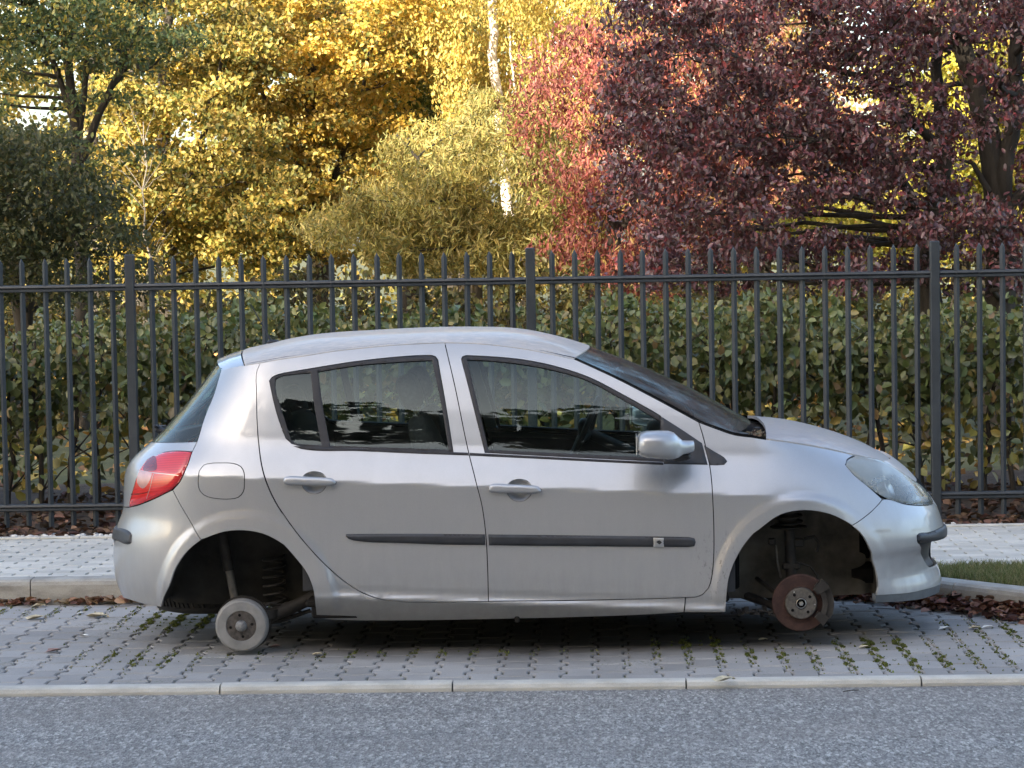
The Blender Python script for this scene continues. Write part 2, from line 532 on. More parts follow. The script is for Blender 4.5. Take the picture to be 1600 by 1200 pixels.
# centre-line profiles (car coordinates: x forward, y to the far side, z up)
def _prof(pts, Yc, rev=False):
    a = []
    for px, py in pts:
        q = on_y(px, py, Yc + CY); a.append((q.z, q.x - CX))
    a.sort(); return np.array(a)
NOSE = _prof([(1190, 652), (1250, 663), (1300, 677), (1345, 693), (1380, 708), (1398, 719), (1418, 735), (1436, 755), (1452, 775), (1463, 792), (1470, 812), (1473, 822), (1474, 838), (1463, 848), (1461, 866), (1462, 880), (1468, 893), (1470, 905), (1468, 920), (1464, 940)], -.15)
NOSE[:, 1] += .012
TAIL = _prof([(349, 556), (333, 580), (300, 622), (275, 652), (240, 690), (222, 703), (205, 719), (199, 740), (198, 775), (199, 795), (189, 811), (182.5, 833), (181, 868), (185, 903), (190, 915), (196, 930), (210, 942)], -.2)
TAIL[:, 1] -= .012
def _spl(k, z):
    return np.interp(z, k[:, 0], k[:, 1])
def _smooth_tab(k, z0, z1, n=160, sg=2):
    z = np.linspace(z0, z1, n); v = _spl(k, z)
    ker = np.exp(-.5 * (np.arange(-14, 15) / sg) ** 2); ker /= ker.sum()
    v = np.convolve(np.pad(v, 14, mode='edge'), ker, mode='valid')
    return np.stack([z, v], 1)
NOSE_S = _smooth_tab(NOSE, .05, 1.05, sg=1.3)
TAIL_S = _smooth_tab(TAIL, .05, 1.45, sg=3.6)
XF0, XR0, PF, PR = 1.06, -1.08, 2.35, 2.9
WP = np.array([(.05, .66), (.12, .735), (.17, .785), (.20, .812), (.222, .832), (.240, .843), (.253, .835), (.30, .841), (.36, .848), (.45, .8525), (.55, .8555), (.65, .8580), (.72, .8592), (.766, .860)])
WU = np.array([(.766, .860), (.80, .8440), (.84, .8235), (.88, .8020), (.92, .7815), (.945, .7705), (.98, .7585), (1.03, .7405), (1.10, .7150), (1.18, .6830), (1.25, .6520), (1.31, .6210), (1.36, .590), (1.42, .545), (1.5, .46)])
WPB = np.array([(.05, .790), (.12, .80), (.17, .812), (.22, .826), (.30, .841), (.36, .848), (.45, .8525), (.55, .8555), (.65, .8580), (.72, .8592), (.766, .860)])
def _cr(k, z):
    """cubic Hermite with finite-difference tangents"""
    x, y = k[:, 0], k[:, 1]
    d = np.gradient(y, x)
    z = np.clip(z, x[0], x[-1]); i = np.clip(np.searchsorted(x, z) - 1, 0, len(x) - 2)
    h = x[i + 1] - x[i]; t = (z - x[i]) / h
    return (2*t**3-3*t*t+1)*y[i] + (t**3-2*t*t+t)*h*d[i] + (-2*t**3+3*t*t)*y[i+1] + (t**3-t*t)*h*d[i+1]
def tilt(x): return -.042 * x - .006 * x * x * np.sign(x)
def halfw(x, z):
    zz = z - tilt(x)
    # the shoulder crease fades out over the front wing and rear quarter
    k = np.clip((x - .95) / .45, 0, 1); k = k * k * (3 - 2 * k)
    kb = np.clip((np.abs(x) - 1.0) / .12, 0, 1); kb = kb * kb * (3 - 2 * kb)
    lo = _cr(WP, zz) * (1 - kb) + _cr(WPB, zz) * kb; up = _cr(WU, zz)
    crisp = np.where(zz < .766, lo, up)
    # softened blend
    s = np.clip((zz - .62) / .30, 0, 1)
    soft = .8585 - .058 * s ** 2.0 * (1)
    soft = np.where(zz < .62, lo, np.where(zz > .92, up, .8585 * (1 - s**2.2) + _cr(WU, np.full_like(zz, .92)) * s**2.2))
    return crisp * (1 - k) + soft * k
AF, AR_ = np.array([1.290, .255]), np.array([-1.262, .232])       # arch centres
AFr, ARr = (.350, .385), (.356, .372)
def sstep(t): t = np.clip(t, 0, 1); return t * t * (3 - 2 * t)
def body_y(x, z):
    """half width of the outer skin at (x,z); 0 beyond nose and tail"""
    x = np.asarray(x, float); z = np.asarray(z, float)
    W = halfw(x, z)
    xn = np.maximum(_spl(NOSE_S, z), XF0 + .12); xt = np.minimum(_spl(TAIL_S, z), XR0 - .12)
    tf = np.clip((x - XF0) / (xn - XF0), 0, 1); tr = np.clip((XR0 - x) / (XR0 - xt), 0, 1)
    ef = np.maximum(1 - tf ** PF, 0) ** (1 / PF); er = np.maximum(1 - tr ** PR, 0) ** (1 / PR)
    y = W * ef * er
    for c, r in ((AF, AFr), (AR_, ARr)):
        q = np.sqrt(((x - c[0]) / r[0]) ** 2 + ((z - c[1]) / r[1]) ** 2) * .36
        band = (1 - sstep((q - .402) / .042)) * sstep((z - .17) / .20)
        tgt = .8635 * ef * er
        y = y + np.maximum(tgt - y, 0) * band
    # front bumper: bulges out a little below the lamps, hollow beside the lower lip
    fb = sstep((x - 1.45) / .12) * np.exp(-((z - .50) / .10) ** 2) * .010
    fb -= sstep((x - 1.62) / .12) * np.exp(-((z - .30) / .08) ** 2) * .011
    return y + fb * (y > 0)
# parameter u: equals x over the flat part and runs on round the corners to the centre line
LF, LR = 1.30, 1.30
def u_of(x, y, z):
    xn = np.maximum(_spl(NOSE_S, z), XF0 + .12); xt = np.minimum(_spl(TAIL_S, z), XR0 - .12)
    W = halfw(x, z)
    u = np.array(x, float, copy=True)
    f = x > XF0; r = x < XR0
    a = np.arctan2(np.clip((x - XF0) / (xn - XF0), 0, 1) ** (PF / 2), np.clip(y / W, 1e-9, 1) ** (PF / 2))
    # monotone map angle -> u with u'=dx near the start
    u = np.where(f, XF0 + LF * g_inv(a, xn - XF0, PF), u)
    b = np.arctan2(np.clip((XR0 - x) / (XR0 - xt), 0, 1) ** (PR / 2), np.clip(y / W, 1e-9, 1) ** (PR / 2))
    u = np.where(r, XR0 - LR * g_inv(b, XR0 - xt, PR), u)
    return u
def g_inv(a, L_, p): return np.sin(np.clip(a, 0, math.pi / 2)) ** (2 / p) * .45 + (1 - np.cos(np.clip(a, 0, math.pi / 2)) ** (2 / p)) * .55
# tables for the inverse
_aa = np.linspace(0, math.pi / 2, 400)
def _a_of(s, p):
    return np.interp(s, g_inv(_aa, 1, p), _aa)
def P_of(u, z, off=0.0, lift=True):
    u = np.asarray(u, float); z = np.asarray(z, float)
    xn = np.maximum(_spl(NOSE_S, z), XF0 + .12); xt = np.minimum(_spl(TAIL_S, z), XR0 - .12)
    af = _a_of(np.clip((u - XF0) / LF, 0, 1), PF); ar = _a_of(np.clip((XR0 - u) / LR, 0, 1), PR)
    x = np.where(u > XF0, XF0 + (xn - XF0) * np.sin(af) ** (2 / PF), np.where(u < XR0, XR0 - (XR0 - xt) * np.sin(ar) ** (2 / PR), u))
    y = body_y(x, z)
    y = np.where((u >= XF0 + LF - 1e-6) | (u <= XR0 - LR + 1e-6), 0, y)
    p = np.stack([x, -y, z], -1)
    return p
def N_of(u, z):
    e = .004
    U = XF0 + LF - 2 * e; D = XR0 - LR + 2 * e
    uc = np.clip(u, D, U)
    du = P_of(uc + e, z) - P_of(uc - e, z); dz = P_of(uc, z + e) - P_of(uc, z - e)
    n = np.cross(du, dz); n /= np.maximum(np.linalg.norm(n, axis=-1, keepdims=True), 1e-9)
    return n
def surf_hit(px, py):
    """where the line of sight through this point of the photo meets the near side skin -> (u, z)"""
    o = np.array([0, 0, CAM_H]); d = np.array(pray(px, py)); d = d / d[1]
    Ys = np.linspace(CY - 1.0, CY + .05, 2101)
    P = o + d * Ys[:, None]
    x, y, z = P[:, 0] - CX, P[:, 1] - CY, P[:, 2]
    F = -y - body_y(x, z)
    # beyond the silhouette: nearest approach
    xn = _spl(NOSE_S, z); xt = _spl(TAIL_S, z)
    inside = np.where((F < 0) & (x < np.maximum(xn, XF0 + .12)) & (x > np.minimum(xt, XR0 - .12)))[0]
    i = inside[0] if len(inside) and inside[0] > 0 else int(np.argmin(np.abs(F)))
    if len(inside) == 0 or inside[0] == 0:
        i = int(np.argmin(np.maximum(x - xn, 0) + np.maximum(xt - x, 0) + np.abs(F) * .2))
    xx, yy, zz = x[i], -y[i], z[i]
    return float(u_of(np.array([xx]), np.array([yy]), np.array([zz]))[0]), float(zz)
UC, UT = XF0 + LF, XR0 - LR       # u at the front / rear centre line

def hits(pts): return [surf_hit(*p) if p[0] != 'c' and p[0] != 't' else ((UC if p[0] == 'c' else UT), p[1]) for p in pts]
def catmull(pts, step=.02, closed=False):
    """smooth curve through points, resampled"""
    P = [np.array(p, float) for p in pts]; n = len(P); out = []
    if n == 2:
        k = max(1, int(np.linalg.norm(P[1] - P[0]) / step))
        return [tuple(P[0] + (P[1] - P[0]) * i / k) for i in range(k + 1)]
    rng = range(n if closed else n - 1)
    for i in rng:
        p1, p2 = P[i], P[(i + 1) % n]
        p0 = P[i - 1] if (closed or i > 0) else 2 * p1 - p2
        p3 = P[(i + 2) % n] if (closed or i + 2 < n) else 2 * p2 - p1
        L_ = np.linalg.norm(p2 - p1); k = max(1, int(L_ / step))
        d01 = max(np.linalg.norm(p1 - p0), 1e-6); d12 = max(L_, 1e-6); d23 = max(np.linalg.norm(p3 - p2), 1e-6)
        m1 = ((p1 - p0) / d01 + (p2 - p1) / d12) / 2 * d12; m2 = ((p2 - p1) / d12 + (p3 - p2) / d23) / 2 * d12
        for j in range(k):
            t = j / k
            out.append(tuple((2*t**3-3*t*t+1)*p1 + (t**3-2*t*t+t)*m1 + (-2*t**3+3*t*t)*p2 + (t**3-t*t)*m2))
    if not closed: out.append(tuple(P[-1]))
    return out
def outline(*segs, step=.02):
    """closed outline from smooth runs of photo points; a corner wherever two runs meet"""
    out = []
    for s in segs:
        c = catmull(hits(s), step)
        if out and np.linalg.norm(np.array(out[-1]) - np.array(c[0])) < 1e-5: c = c[1:]
        out += c
    if np.linalg.norm(np.array(out[0]) - np.array(out[-1])) < 1e-5: out = out[:-1]
    return out
def area2(p):
    a = np.array(p); b = np.roll(a, -1, 0); return float((a[:, 0] * b[:, 1] - b[:, 0] * a[:, 1]).sum())
def offset_poly(p, d):
    """move a closed outline inwards by d (outwards if negative)"""
    a = np.array(p); s = 1 if area2(p) > 0 else -1
    e = np.roll(a, -1, 0) - a; L_ = np.maximum(np.linalg.norm(e, axis=1, keepdims=True), 1e-9); e = e / L_
    n = np.stack([-e[:, 1], e[:, 0]], 1) * s
    n0 = np.roll(n, 1, 0); m = n + n0; m /= np.maximum((m * m).sum(1, keepdims=True) / 2, .5)
    return [tuple(v) for v in a + m * d]
def in_poly(pts, poly):
    x, y = pts[:, 0], pts[:, 1]; c = np.zeros(len(pts), bool); q = np.array(poly); r = np.roll(q, 1, 0)
    for (x1, y1), (x2, y2) in zip(q, r):
        m = ((y1 > y) != (y2 > y))
        if y1 != y2: c ^= m & (x < (x2 - x1) * (y - y1) / (y2 - y1) + x1)
    return c
def dist_poly(pts, poly):
    q = np.array(poly); r = np.roll(q, -1, 0); best = np.full(len(pts), 1e9)
    for a, b in zip(q, r):
        ab = b - a; L2 = max(float(ab @ ab), 1e-12)
        t = np.clip(((pts - a) @ ab) / L2, 0, 1)
        d = np.linalg.norm(pts - (a + t[:, None] * ab), axis=1); best = np.minimum(best, d)
    return best
def panel(name, out, m, parent, holes=(), gap=.0022, grid=.022, off=0.0, prof=None, flange=.012, sides=(1,), rings=(), both_in_one=False, mats=None):
    """skin panel: fills the outline (in u,z) with triangles lying on the body surface.
    off lifts it off the skin; prof(d) adds a lift that depends on the distance to the edge."""
    out = offset_poly(out, gap) if gap else list(out)
    # points on the centre line stay there
    loops = [out] + [offset_poly(h, -gap) if gap else list(h) for h in holes]
    fixed = []
    for lp in loops:
        fixed.append([(min(max(u, UT), UC), z) for u, z in lp])
    loops = fixed
    a = np.array(loops[0]); x0, z0 = a.min(0); x1, z1 = a.max(0)
    gu, gz = np.meshgrid(np.arange(x0 + grid / 2, x1, grid), np.arange(z0 + grid / 2, z1, grid))
    gu[1::2] += grid / 2
    g = np.stack([gu.ravel(), gz.ravel()], 1)
    for r in rings:
        rp = np.array(offset_poly(loops[0], r)); g = np.concatenate([g, rp])
    keep = in_poly(g, loops[0])
    for h in loops[1:]: keep &= ~in_poly(g, h)
    g = g[keep]
    dm = np.full(len(g), 1e9)
    for lp in loops: dm = np.minimum(dm, dist_poly(g, lp))
    g = g[dm > (grid * .35 if not rings else min(grid * .3, min(rings) * .6))]
    vs2 = []; edges = []
    for lp in loops:
        b = len(vs2); vs2 += lp; n = len(lp); edges += [(b + i, b + (i + 1) % n) for i in range(n)]
    vs2 += [tuple(v) for v in g]
    res = delaunay_2d_cdt([Vector(v) for v in vs2], edges, [], 0, 1e-7, True)
    V2 = np.array([tuple(v) for v in res[0]]); tris = [t for t in res[2] if len(t) == 3]
    T = np.array(tris); cen = V2[T].mean(1)
    k = in_poly(cen, loops[0])
    for h in loops[1:]: k &= ~in_poly(cen, h)
    T = T[k]
    A = V2[T]; ar = (A[:, 1, 0] - A[:, 0, 0]) * (A[:, 2, 1] - A[:, 0, 1]) - (A[:, 2, 0] - A[:, 0, 0]) * (A[:, 1, 1] - A[:, 0, 1])
    T = np.where((ar < 0)[:, None], T[:, ::-1], T)
    def place(q):
        P = P_of(q[:, 0], q[:, 1]); N = N_of(q[:, 0], q[:, 1])
        h = np.full(len(q), off, float)
        if prof is not None:
            d = np.full(len(q), 1e9)
            for lp in loops: d = np.minimum(d, dist_poly(q, lp))
            h = h + prof(d)
        return P, N, P + N * h[:, None]
    P, N, Q = place(V2)
    if prof is not None:
        e = .0015
        _, _, Qu = place(V2 + [e, 0]); _, _, Qz = place(V2 + [0, e]); _, _, Qu2 = place(V2 - [e, 0]); _, _, Qz2 = place(V2 - [0, e])
        nn = np.cross(Qu - Qu2, Qz - Qz2); ln = np.linalg.norm(nn, axis=1, keepdims=True)
        N = np.where(ln > 1e-12, nn / np.maximum(ln, 1e-12), N)
        bad = (N * N_of(V2[:, 0], V2[:, 1])).sum(1) < .05
        N[bad] = N_of(V2[bad, 0], V2[bad, 1])
    verts = Q.tolist(); norms = N.tolist(); faces = [tuple(int(i) for i in t) for t in T]
    if flange:
        Nb = N_of(V2[:, 0], V2[:, 1])
        for li, lp in enumerate(loops):
            q = np.array(lp); n = len(q)
            # find the matching placed points
            Pq, Nq, Qq = place(q)
            oin = Qq - N_of(q[:, 0], q[:, 1]) * flange
            nx = np.roll(Qq, -1, 0) - np.roll(Qq, 1, 0); side = np.cross(nx, N_of(q[:, 0], q[:, 1]))
            side /= np.maximum(np.linalg.norm(side, axis=1, keepdims=True), 1e-9)
            s = 1 if area2(lp) > 0 else -1
            if li > 0: s = -s
            side *= s
            b = len(verts); verts += Qq.tolist() + oin.tolist(); norms += side.tolist() * 2
            for i in range(n):
                j = (i + 1) % n
                if abs(q[i, 0] - UC) < 1e-6 and abs(q[j, 0] - UC) < 1e-6: continue
                if abs(q[i, 0] - UT) < 1e-6 and abs(q[j, 0] - UT) < 1e-6: continue
                f = (b + i, b + n + i, b + n + j, b + j)
                faces.append(f if s > 0 else f[::-1])
    objs = []
    V = np.array(verts); NN = np.array(norms)
    def mk(V, NN, F):
        me = bpy.data.meshes.new(name); me.from_pydata(V.tolist(), [], F)
        me.materials.append(m); me.update(); me.shade_smooth()
        me.normals_split_custom_set_from_vertices([tuple(v) for v in NN])
        o = bpy.data.objects.new(name, me); link(o, parent); return o
    if both_in_one:
        b = len(V); V2_ = V * [1, -1, 1]; N2_ = NN * [1, -1, 1]
        return mk(np.concatenate([V, V2_]), np.concatenate([NN, N2_]), faces + [tuple(i + b for i in f[::-1]) for f in faces])
    for s in sides:
        if s == 1: objs.append(mk(V, NN, faces))
        else: objs.append(mk(V * [1, -1, 1], NN * [1, -1, 1], [f[::-1] for f in faces]))
    return objs[0] if len(objs) == 1 else objs
def ribbon(name, pts, width, m, parent, off=-.012, sides=(1,), closed=False, bulge=0.0):
    """strip lying along a run of photo points"""
    c = np.array(catmull(hits(pts), .012, closed)) if pts and not isinstance(pts, np.ndarray) else pts
    n = len(c); t = np.gradient(c, axis=0) if not closed else np.roll(c, -1, 0) - np.roll(c, 1, 0)
    t /= np.maximum(np.linalg.norm(t, axis=1, keepdims=True), 1e-9); nr = np.stack([-t[:, 1], t[:, 0]], 1)
    a = c + nr * width / 2; b = c - nr * width / 2
    rows = []
    ks = [-1, -.6, 0, .6, 1] if bulge else [-1, 1]
    for k in ks:
        q = c + nr * (k * width / 2); P = P_of(q[:, 0], q[:, 1]); N = N_of(q[:, 0], q[:, 1])
        rows.append(P + N * (off + bulge * math.sqrt(max(0, 1 - k * k * .999))))
    V = np.concatenate(rows); F = []
    for r in range(len(ks) - 1):
        for i in range(n - (0 if closed else 1)):
            j = (i + 1) % n; F.append((r * n + i, (r + 1) * n + i, (r + 1) * n + j, r * n + j))
    r_ = []
    for s in sides:
        r_.append(mesh_obj(name, (V * [1, s, 1]).tolist(), F if s == 1 else [f[::-1] for f in F], m, parent, smooth=bool(bulge)))
    return r_[0]
# ================================================================ car materials
def m_paint(name='silver_paint', dusty=0.0, tint=(.42, .425, .425)):
    m = NT(name); co = m.coord()
    fl = m.noise(co, 900, 1)
    g = m.mix(m.ramp(fl, [(.4, 0), (.6, 1)]), tuple(c * .94 for c in tint), tuple(min(1, c * 1.06) for c in tint))
    # road film: warm grey haze, heavier low down and in drips
    sp = m.n('ShaderNodeSeparateXYZ', Vector=co)
    low = m.ramp(sp.outputs[2], [(.18, 1), (.42, .30), (.75, .06), (1.0, .12)])
    dr = m.noise(m.mapping(co, (9, 9, 1.4)), 2.2, 6, .65)
    bl = m.noise(co, 5.5, 7, .7)
    f = m.math('MULTIPLY', m.math('ADD', m.math('MULTIPLY', low, .9), .12), m.ramp(m.math('ADD', m.math('MULTIPLY', dr, .55), m.math('MULTIPLY', bl, .45)), [(.38, .25), (.62, 1)]))
    # scuffs by the front wheel opening: short dark strokes
    sc = m.noise(m.mapping(co, (60, 60, 22), rot=(0, .7, 0)), 1.0, 5, .8)
    dx = m.math('SUBTRACT', sp.outputs[0], .90); dz = m.math('SUBTRACT', sp.outputs[2], .40)
    rr = m.math('SQRT', m.math('ADD', m.math('MULTIPLY', dx, dx), m.math('MULTIPLY', m.math('MULTIPLY', dz, dz), .35)))
    near = m.ramp(rr, [(.03, 1), (.13, 0)])
    scf = m.math('MULTIPLY', m.ramp(sc, [(.56, 0), (.62, 1)]), near)
    # run-off grime under the door mirror, with the mirror's shade painted in
    dx2 = m.math('ABSOLUTE', m.math('SUBTRACT', sp.outputs[0], .665))
    gz = m.math('MULTIPLY', m.ramp(dx2, [(.0, 1), (.11, 0)]), m.ramp(sp.outputs[2], [(.72, 0), (.865, 1), (.885, 1), (.9, 0)]))
    gz = m.math('MULTIPLY', gz, m.ramp(m.noise(m.mapping(co, (30, 30, 5)), 1.6, 5), [(.35, .1), (.65, 1)]))
    g = m.mix(m.math('MULTIPLY', f, .55), g, (.235, .23, .215))
    g = m.mix(m.math('MULTIPLY', gz, .28), g, (.10, .095, .085))
    g = m.mix(m.math('MULTIPLY', scf, .6), g, (.12, .115, .11))
    rough = m.math('ADD', .36, m.math('MULTIPLY', f, .30))
    metal = m.math('SUBTRACT', .62, m.math('MULTIPLY', f, .5))
    coat = .85
    if dusty:
        d1 = m.noise(co, 3.5, 7, .72, 1.2); d2 = m.noise(m.mapping(co, (3, 9, 3)), 6, 6, .7, .6)
        d = m.ramp(m.math('ADD', m.math('MULTIPLY', d1, .6), m.math('MULTIPLY', d2, .4)), [(.36, .45), (.60, 1)])
        d = m.math('MULTIPLY', d, dusty)
        dirtc = m.ramp(d2, [(.35, (.38, .33, .275)), (.65, (.58, .505, .42))])
        g = m.mix(d, g, dirtc)
        rough = m.math('ADD', rough, m.math('MULTIPLY', d, .4)); metal = m.math('MULTIPLY', metal, m.math('SUBTRACT', 1.0, d))
        coat = .85 * (1 - dusty * .8)
    m.base(g); m.set(Roughness=rough, Metallic=metal, Coat__Weight=coat, Coat__Roughness=.045)
    return m.m
M_PAINT = m_paint()
M_PAINTD = m_paint('dusty_silver_paint', .95)
M_PAINTH = m_paint('hazy_silver_paint', .60, (.44, .45, .47))
M_BLACK = simple('black_trim', (.022, .023, .025), .5, 0, .3, 12)
M_RUB = simple('rubber_seal', (.016, .015, .016), .55, 0, .3, 30)
M_MOULD = simple('moulding_plastic', (.030, .032, .036), .45, 0, .35, 9, .2, 500)
M_DARK = simple('dark_void', (.006, .006, .006), .95, 0, .2, 5, 0, 200, 0, .1)
M_LINER = simple('wheel_arch_liner', (.035, .034, .030), .85, 0, .45, 6, .5, 60, 0, .2)
M_UNDER = simple('underbody_metal', (.016, .015, .014), .85, 0, .5, 9, .5, 80, 0, .2)
M_SEAT = simple('seat_fabric', (.045, .047, .052), .9, 0, .3, 60, .3, 900)
M_INT = simple('cabin_plastic', (.040, .042, .046), .6, 0, .25, 8)
M_CHROME = simple('bright_metal', (.62, .62, .60), .3, 1.0, .1, 30)
M_ALU = simple('weathered_aluminium', (.20, .20, .195), .6, .35, .45, 40, .4, 300)
M_DRUM = simple('machined_iron', (.23, .225, .21), .6, .15, .22, 14, .3, 220)
M_HUBR = simple('rusty_hub_face', (.075, .065, .055), .75, .3, .6, 45, .6, 220)
M_HUBG = simple('grey_hub_face', (.11, .10, .085), .65, .4, .4, 60, .6, 260)
M_STRUT = simple('dirty_strut_steel', (.032, .029, .025), .7, .3, .45, 18, .4, 160)
M_TUBE = simple('damper_tube', (.15, .14, .12), .55, .3, .3, 20, .2, 160)
M_TYRE = simple('tyre_rubber', (.018, .018, .017), .8, 0, .3, 25, .2, 300)
def m_rust():
    m = NT('rusted_iron'); co = m.coord()
    f = m.noise(co, 26, 7, .7)
    m.base(m.ramp(f, [(.3, (.024, .011, .009)), (.5, (.044, .020, .015)), (.68, (.075, .038, .028))]))
    m.set(Roughness=.8, Metallic=.1); m.bump(m.noise(co, 240, 5), .5, .002); return m.m
M_RUST = m_rust()
def m_glass(name, tint=(.75, .85, .82), dirt=.10, spec=.95, rg=.01, dcol=(.42, .41, .37)):
    m = NT(name); t = m.t
    tr = m.n('ShaderNodeBsdfTransparent'); tr.inputs[0].default_value = (*tint, 1)
    gl = m.n('ShaderNodeBsdfGlossy'); gl.inputs['Roughness'].default_value = rg; gl.inputs[0].default_value = (.84, .97, .95, 1)
    fr = m.n('ShaderNodeFresnel'); fr.inputs[0].default_value = 1.52
    co = m.coord()
    # toughened panes are never quite flat
    b = m.n('ShaderNodeBump', Strength=.02, Distance=.02, Height=m.noise(m.mapping(co, (1.0, 1, 4)), 2.2, 1))
    m.l(b.outputs[0], gl.inputs['Normal'])
    f2 = m.math('MULTIPLY', fr.outputs[0], spec)
    mx = m.n('ShaderNodeMixShader', i0=f2, i1=tr.outputs[0], i2=gl.outputs[0])
    df = m.n('ShaderNodeBsdfDiffuse'); df.inputs[0].default_value = (*dcol, 1)
    d = m.noise(co, 7, 7, .75, .8)
    dn = m.math('MULTIPLY', m.ramp(d, [(.4, .15), (.7, 1)]), dirt)
    mx2 = m.n('ShaderNodeMixShader', i0=dn, i1=mx.outputs[0], i2=df.outputs[0])
    m.l(mx2.outputs[0], m.out.inputs[0]); t.nodes.remove(m.b)
    return m.m
M_GLASS = m_glass('side_glass', (.66, .76, .72), .02)
M_GLASSW = m_glass('windscreen_glass', (.42, .50, .47), .42, .8, .10, (.17, .165, .15))
M_GLASSR = m_glass('rear_glass', (.30, .38, .35), .16)
def m_lens(name, col, rough=.08, clear=.4):
    m = NT(name); co = m.coord()
    m.base(col); m.set(Roughness=rough, Coat__Weight=1.0, Coat__Roughness=.03)
    return m
def m_tail():
    m = NT('tail_lamp_red'); co = m.coord()
    ln = m.n('ShaderNodeTexWave', _wave_type='BANDS', _bands_direction='Z', Vector=co, Scale=42.0, Distortion=0.0)
    c = m.mix(m.ramp(ln.outputs[0], [(.3, 0), (.7, 1)]), (.50, .008, .010), (.66, .016, .016))
    m.base(c); m.set(Roughness=.18, Coat__Weight=1.0, Coat__Roughness=.02)
    m.b.inputs['Subsurface Weight'].default_value = .0
    return m.m
M_TAIL = m_tail()
M_TAILD = simple('tail_lamp_dark_red', (.16, .008, .010), .15, 0, .15, 20, coat=1.0)
M_TAILW = simple('tail_lamp_clear', (.50, .26, .25), .2, .3, .15, 20, coat=1.0)
def m_hlens():
    m = NT('headlamp_lens')
    tr = m.n('ShaderNodeBsdfTransparent'); tr.inputs[0].default_value = (.93, .95, .93, 1)
    gl = m.n('ShaderNodeBsdfGlossy'); gl.inputs['Roughness'].default_value = .06
    fr = m.n('ShaderNodeFresnel'); fr.inputs[0].default_value = 1.5
    co = m.coord()
    df = m.n('ShaderNodeBsdfDiffuse'); df.inputs[0].default_value = (.62, .66, .62, 1)
    sp = m.n('ShaderNodeSeparateXYZ', Vector=co)
    mx = m.n('ShaderNodeMixShader', i0=m.math('MULTIPLY', fr.outputs[0], 1.3), i1=tr.outputs[0], i2=gl.outputs[0])
    hz = m.math('ADD', m.math('MULTIPLY', m.ramp(sp.outputs[2], [(.62, .10), (.80, 1)]), .30), m.math('MULTIPLY', m.noise(co, 9, 6), .16))
    mx2 = m.n('ShaderNodeMixShader', i0=hz, i1=mx.outputs[0], i2=df.outputs[0])
    m.l(mx2.outputs[0], m.out.inputs[0]); m.t.nodes.remove(m.b); return m.m
M_HLENS = m_hlens()
M_REFL = simple('lamp_reflector', (.40, .42, .43), .25, .7, .1, 8)

# ================================================================ car panels
BS = (1, -1)
# shared lines traced once
GUT = [(382, 571), (407, 567), (470, 557), (520, 549), (560, 544.5), (620, 539), (695, 535.5), (745, 537), (820, 545.5), (897, 561)]
GR1 = [(407, 567), (470, 557), (520, 549), (560, 544.5), (620, 539), (695, 535.5)]        # over the rear door
GR2 = [(695, 535.5), (745, 537), (820, 545.5), (897, 561)]
APIL = [(897, 561), (960, 590), (1022, 622), (1072, 649), (1092, 660)]
RDGAP = [(407, 567), (402, 578), (401, 615), (401.5, 650), (404, 690), (408, 722), (415, 750), (426, 776), (440, 799), (465, 834), (497, 871), (535, 906), (566, 926), (600, 937.5)]
BGAP = [(695, 535.5), (710, 600), (732, 706), (743, 750), (753, 790), (759, 835), (762, 890), (763, 939.5)]
FDGAP = [(1092, 660), (1100, 687), (1110, 735), (1114, 787), (1115.5, 830), (1115, 873), (1112, 902), (1107, 919), (1098, 929), (1084, 933.5)]
RARCH = [(494, 962), (493, 950), (490, 925), (480, 897), (460, 870), (435, 846), (410, 834), (380, 829), (350, 831), (320, 841), (292, 860), (272, 887), (260, 915), (251, 948)]
FARCH = [(1372, 943), (1373, 922), (1371, 893), (1362, 857), (1347, 832), (1333, 821), (1323, 815), (1298, 803.5), (1258, 797.5), (1220, 804.5), (1186, 828), (1158, 859), (1141, 896), (1136.5, 920), (1135, 938)]

def rv(l): return l[::-1]
def cut(l, a, b): return l[a:b]

# rear side panel with the sill
i_r = RARCH
side_out = outline([(382, 571), (407, 567)], RDGAP, [(600, 937.5), (640, 941), (700, 941), (763, 939.5)], [(763, 939.5), (900, 938), (1000, 936), (1071, 934)],
                   [(1071, 934), (1070, 946), (1068.5, 957)], [(1068.5, 957), (1000, 961), (800, 967), (600, 970), (530, 969), (502, 966), (494, 962)], RARCH[:10], [(320, 841), (312.5, 843.5)],
                   [(312.5, 843.5), (292, 806), (270, 766)], [(270, 766), (283, 750), (293, 727), (300, 706.5)], [(300, 706.5), (308, 690), (320, 652), (335, 615), (346, 578)], [(346, 578), (382, 571)])
flapc = [(312, 735), (318, 727), (330, 724), (345, 723.5), (365, 724.5), (376, 729), (381, 738), (381.5, 755), (380, 768), (372, 777), (360, 779.5), (340, 779), (325, 776), (314, 769), (310, 757), (310.5, 745)]
flap = catmull(hits(flapc), .012, True)
qp = panel('rear_side_panel', side_out, M_PAINT, CARG, holes=[flap], sides=BS, grid=.016)
panel('fuel_flap', flap, M_PAINT, CARG, gap=.0012, off=.0005, grid=.02)
ribbon('flap_seal', flapc, .03, M_DARK, CARG, -.008, closed=True)

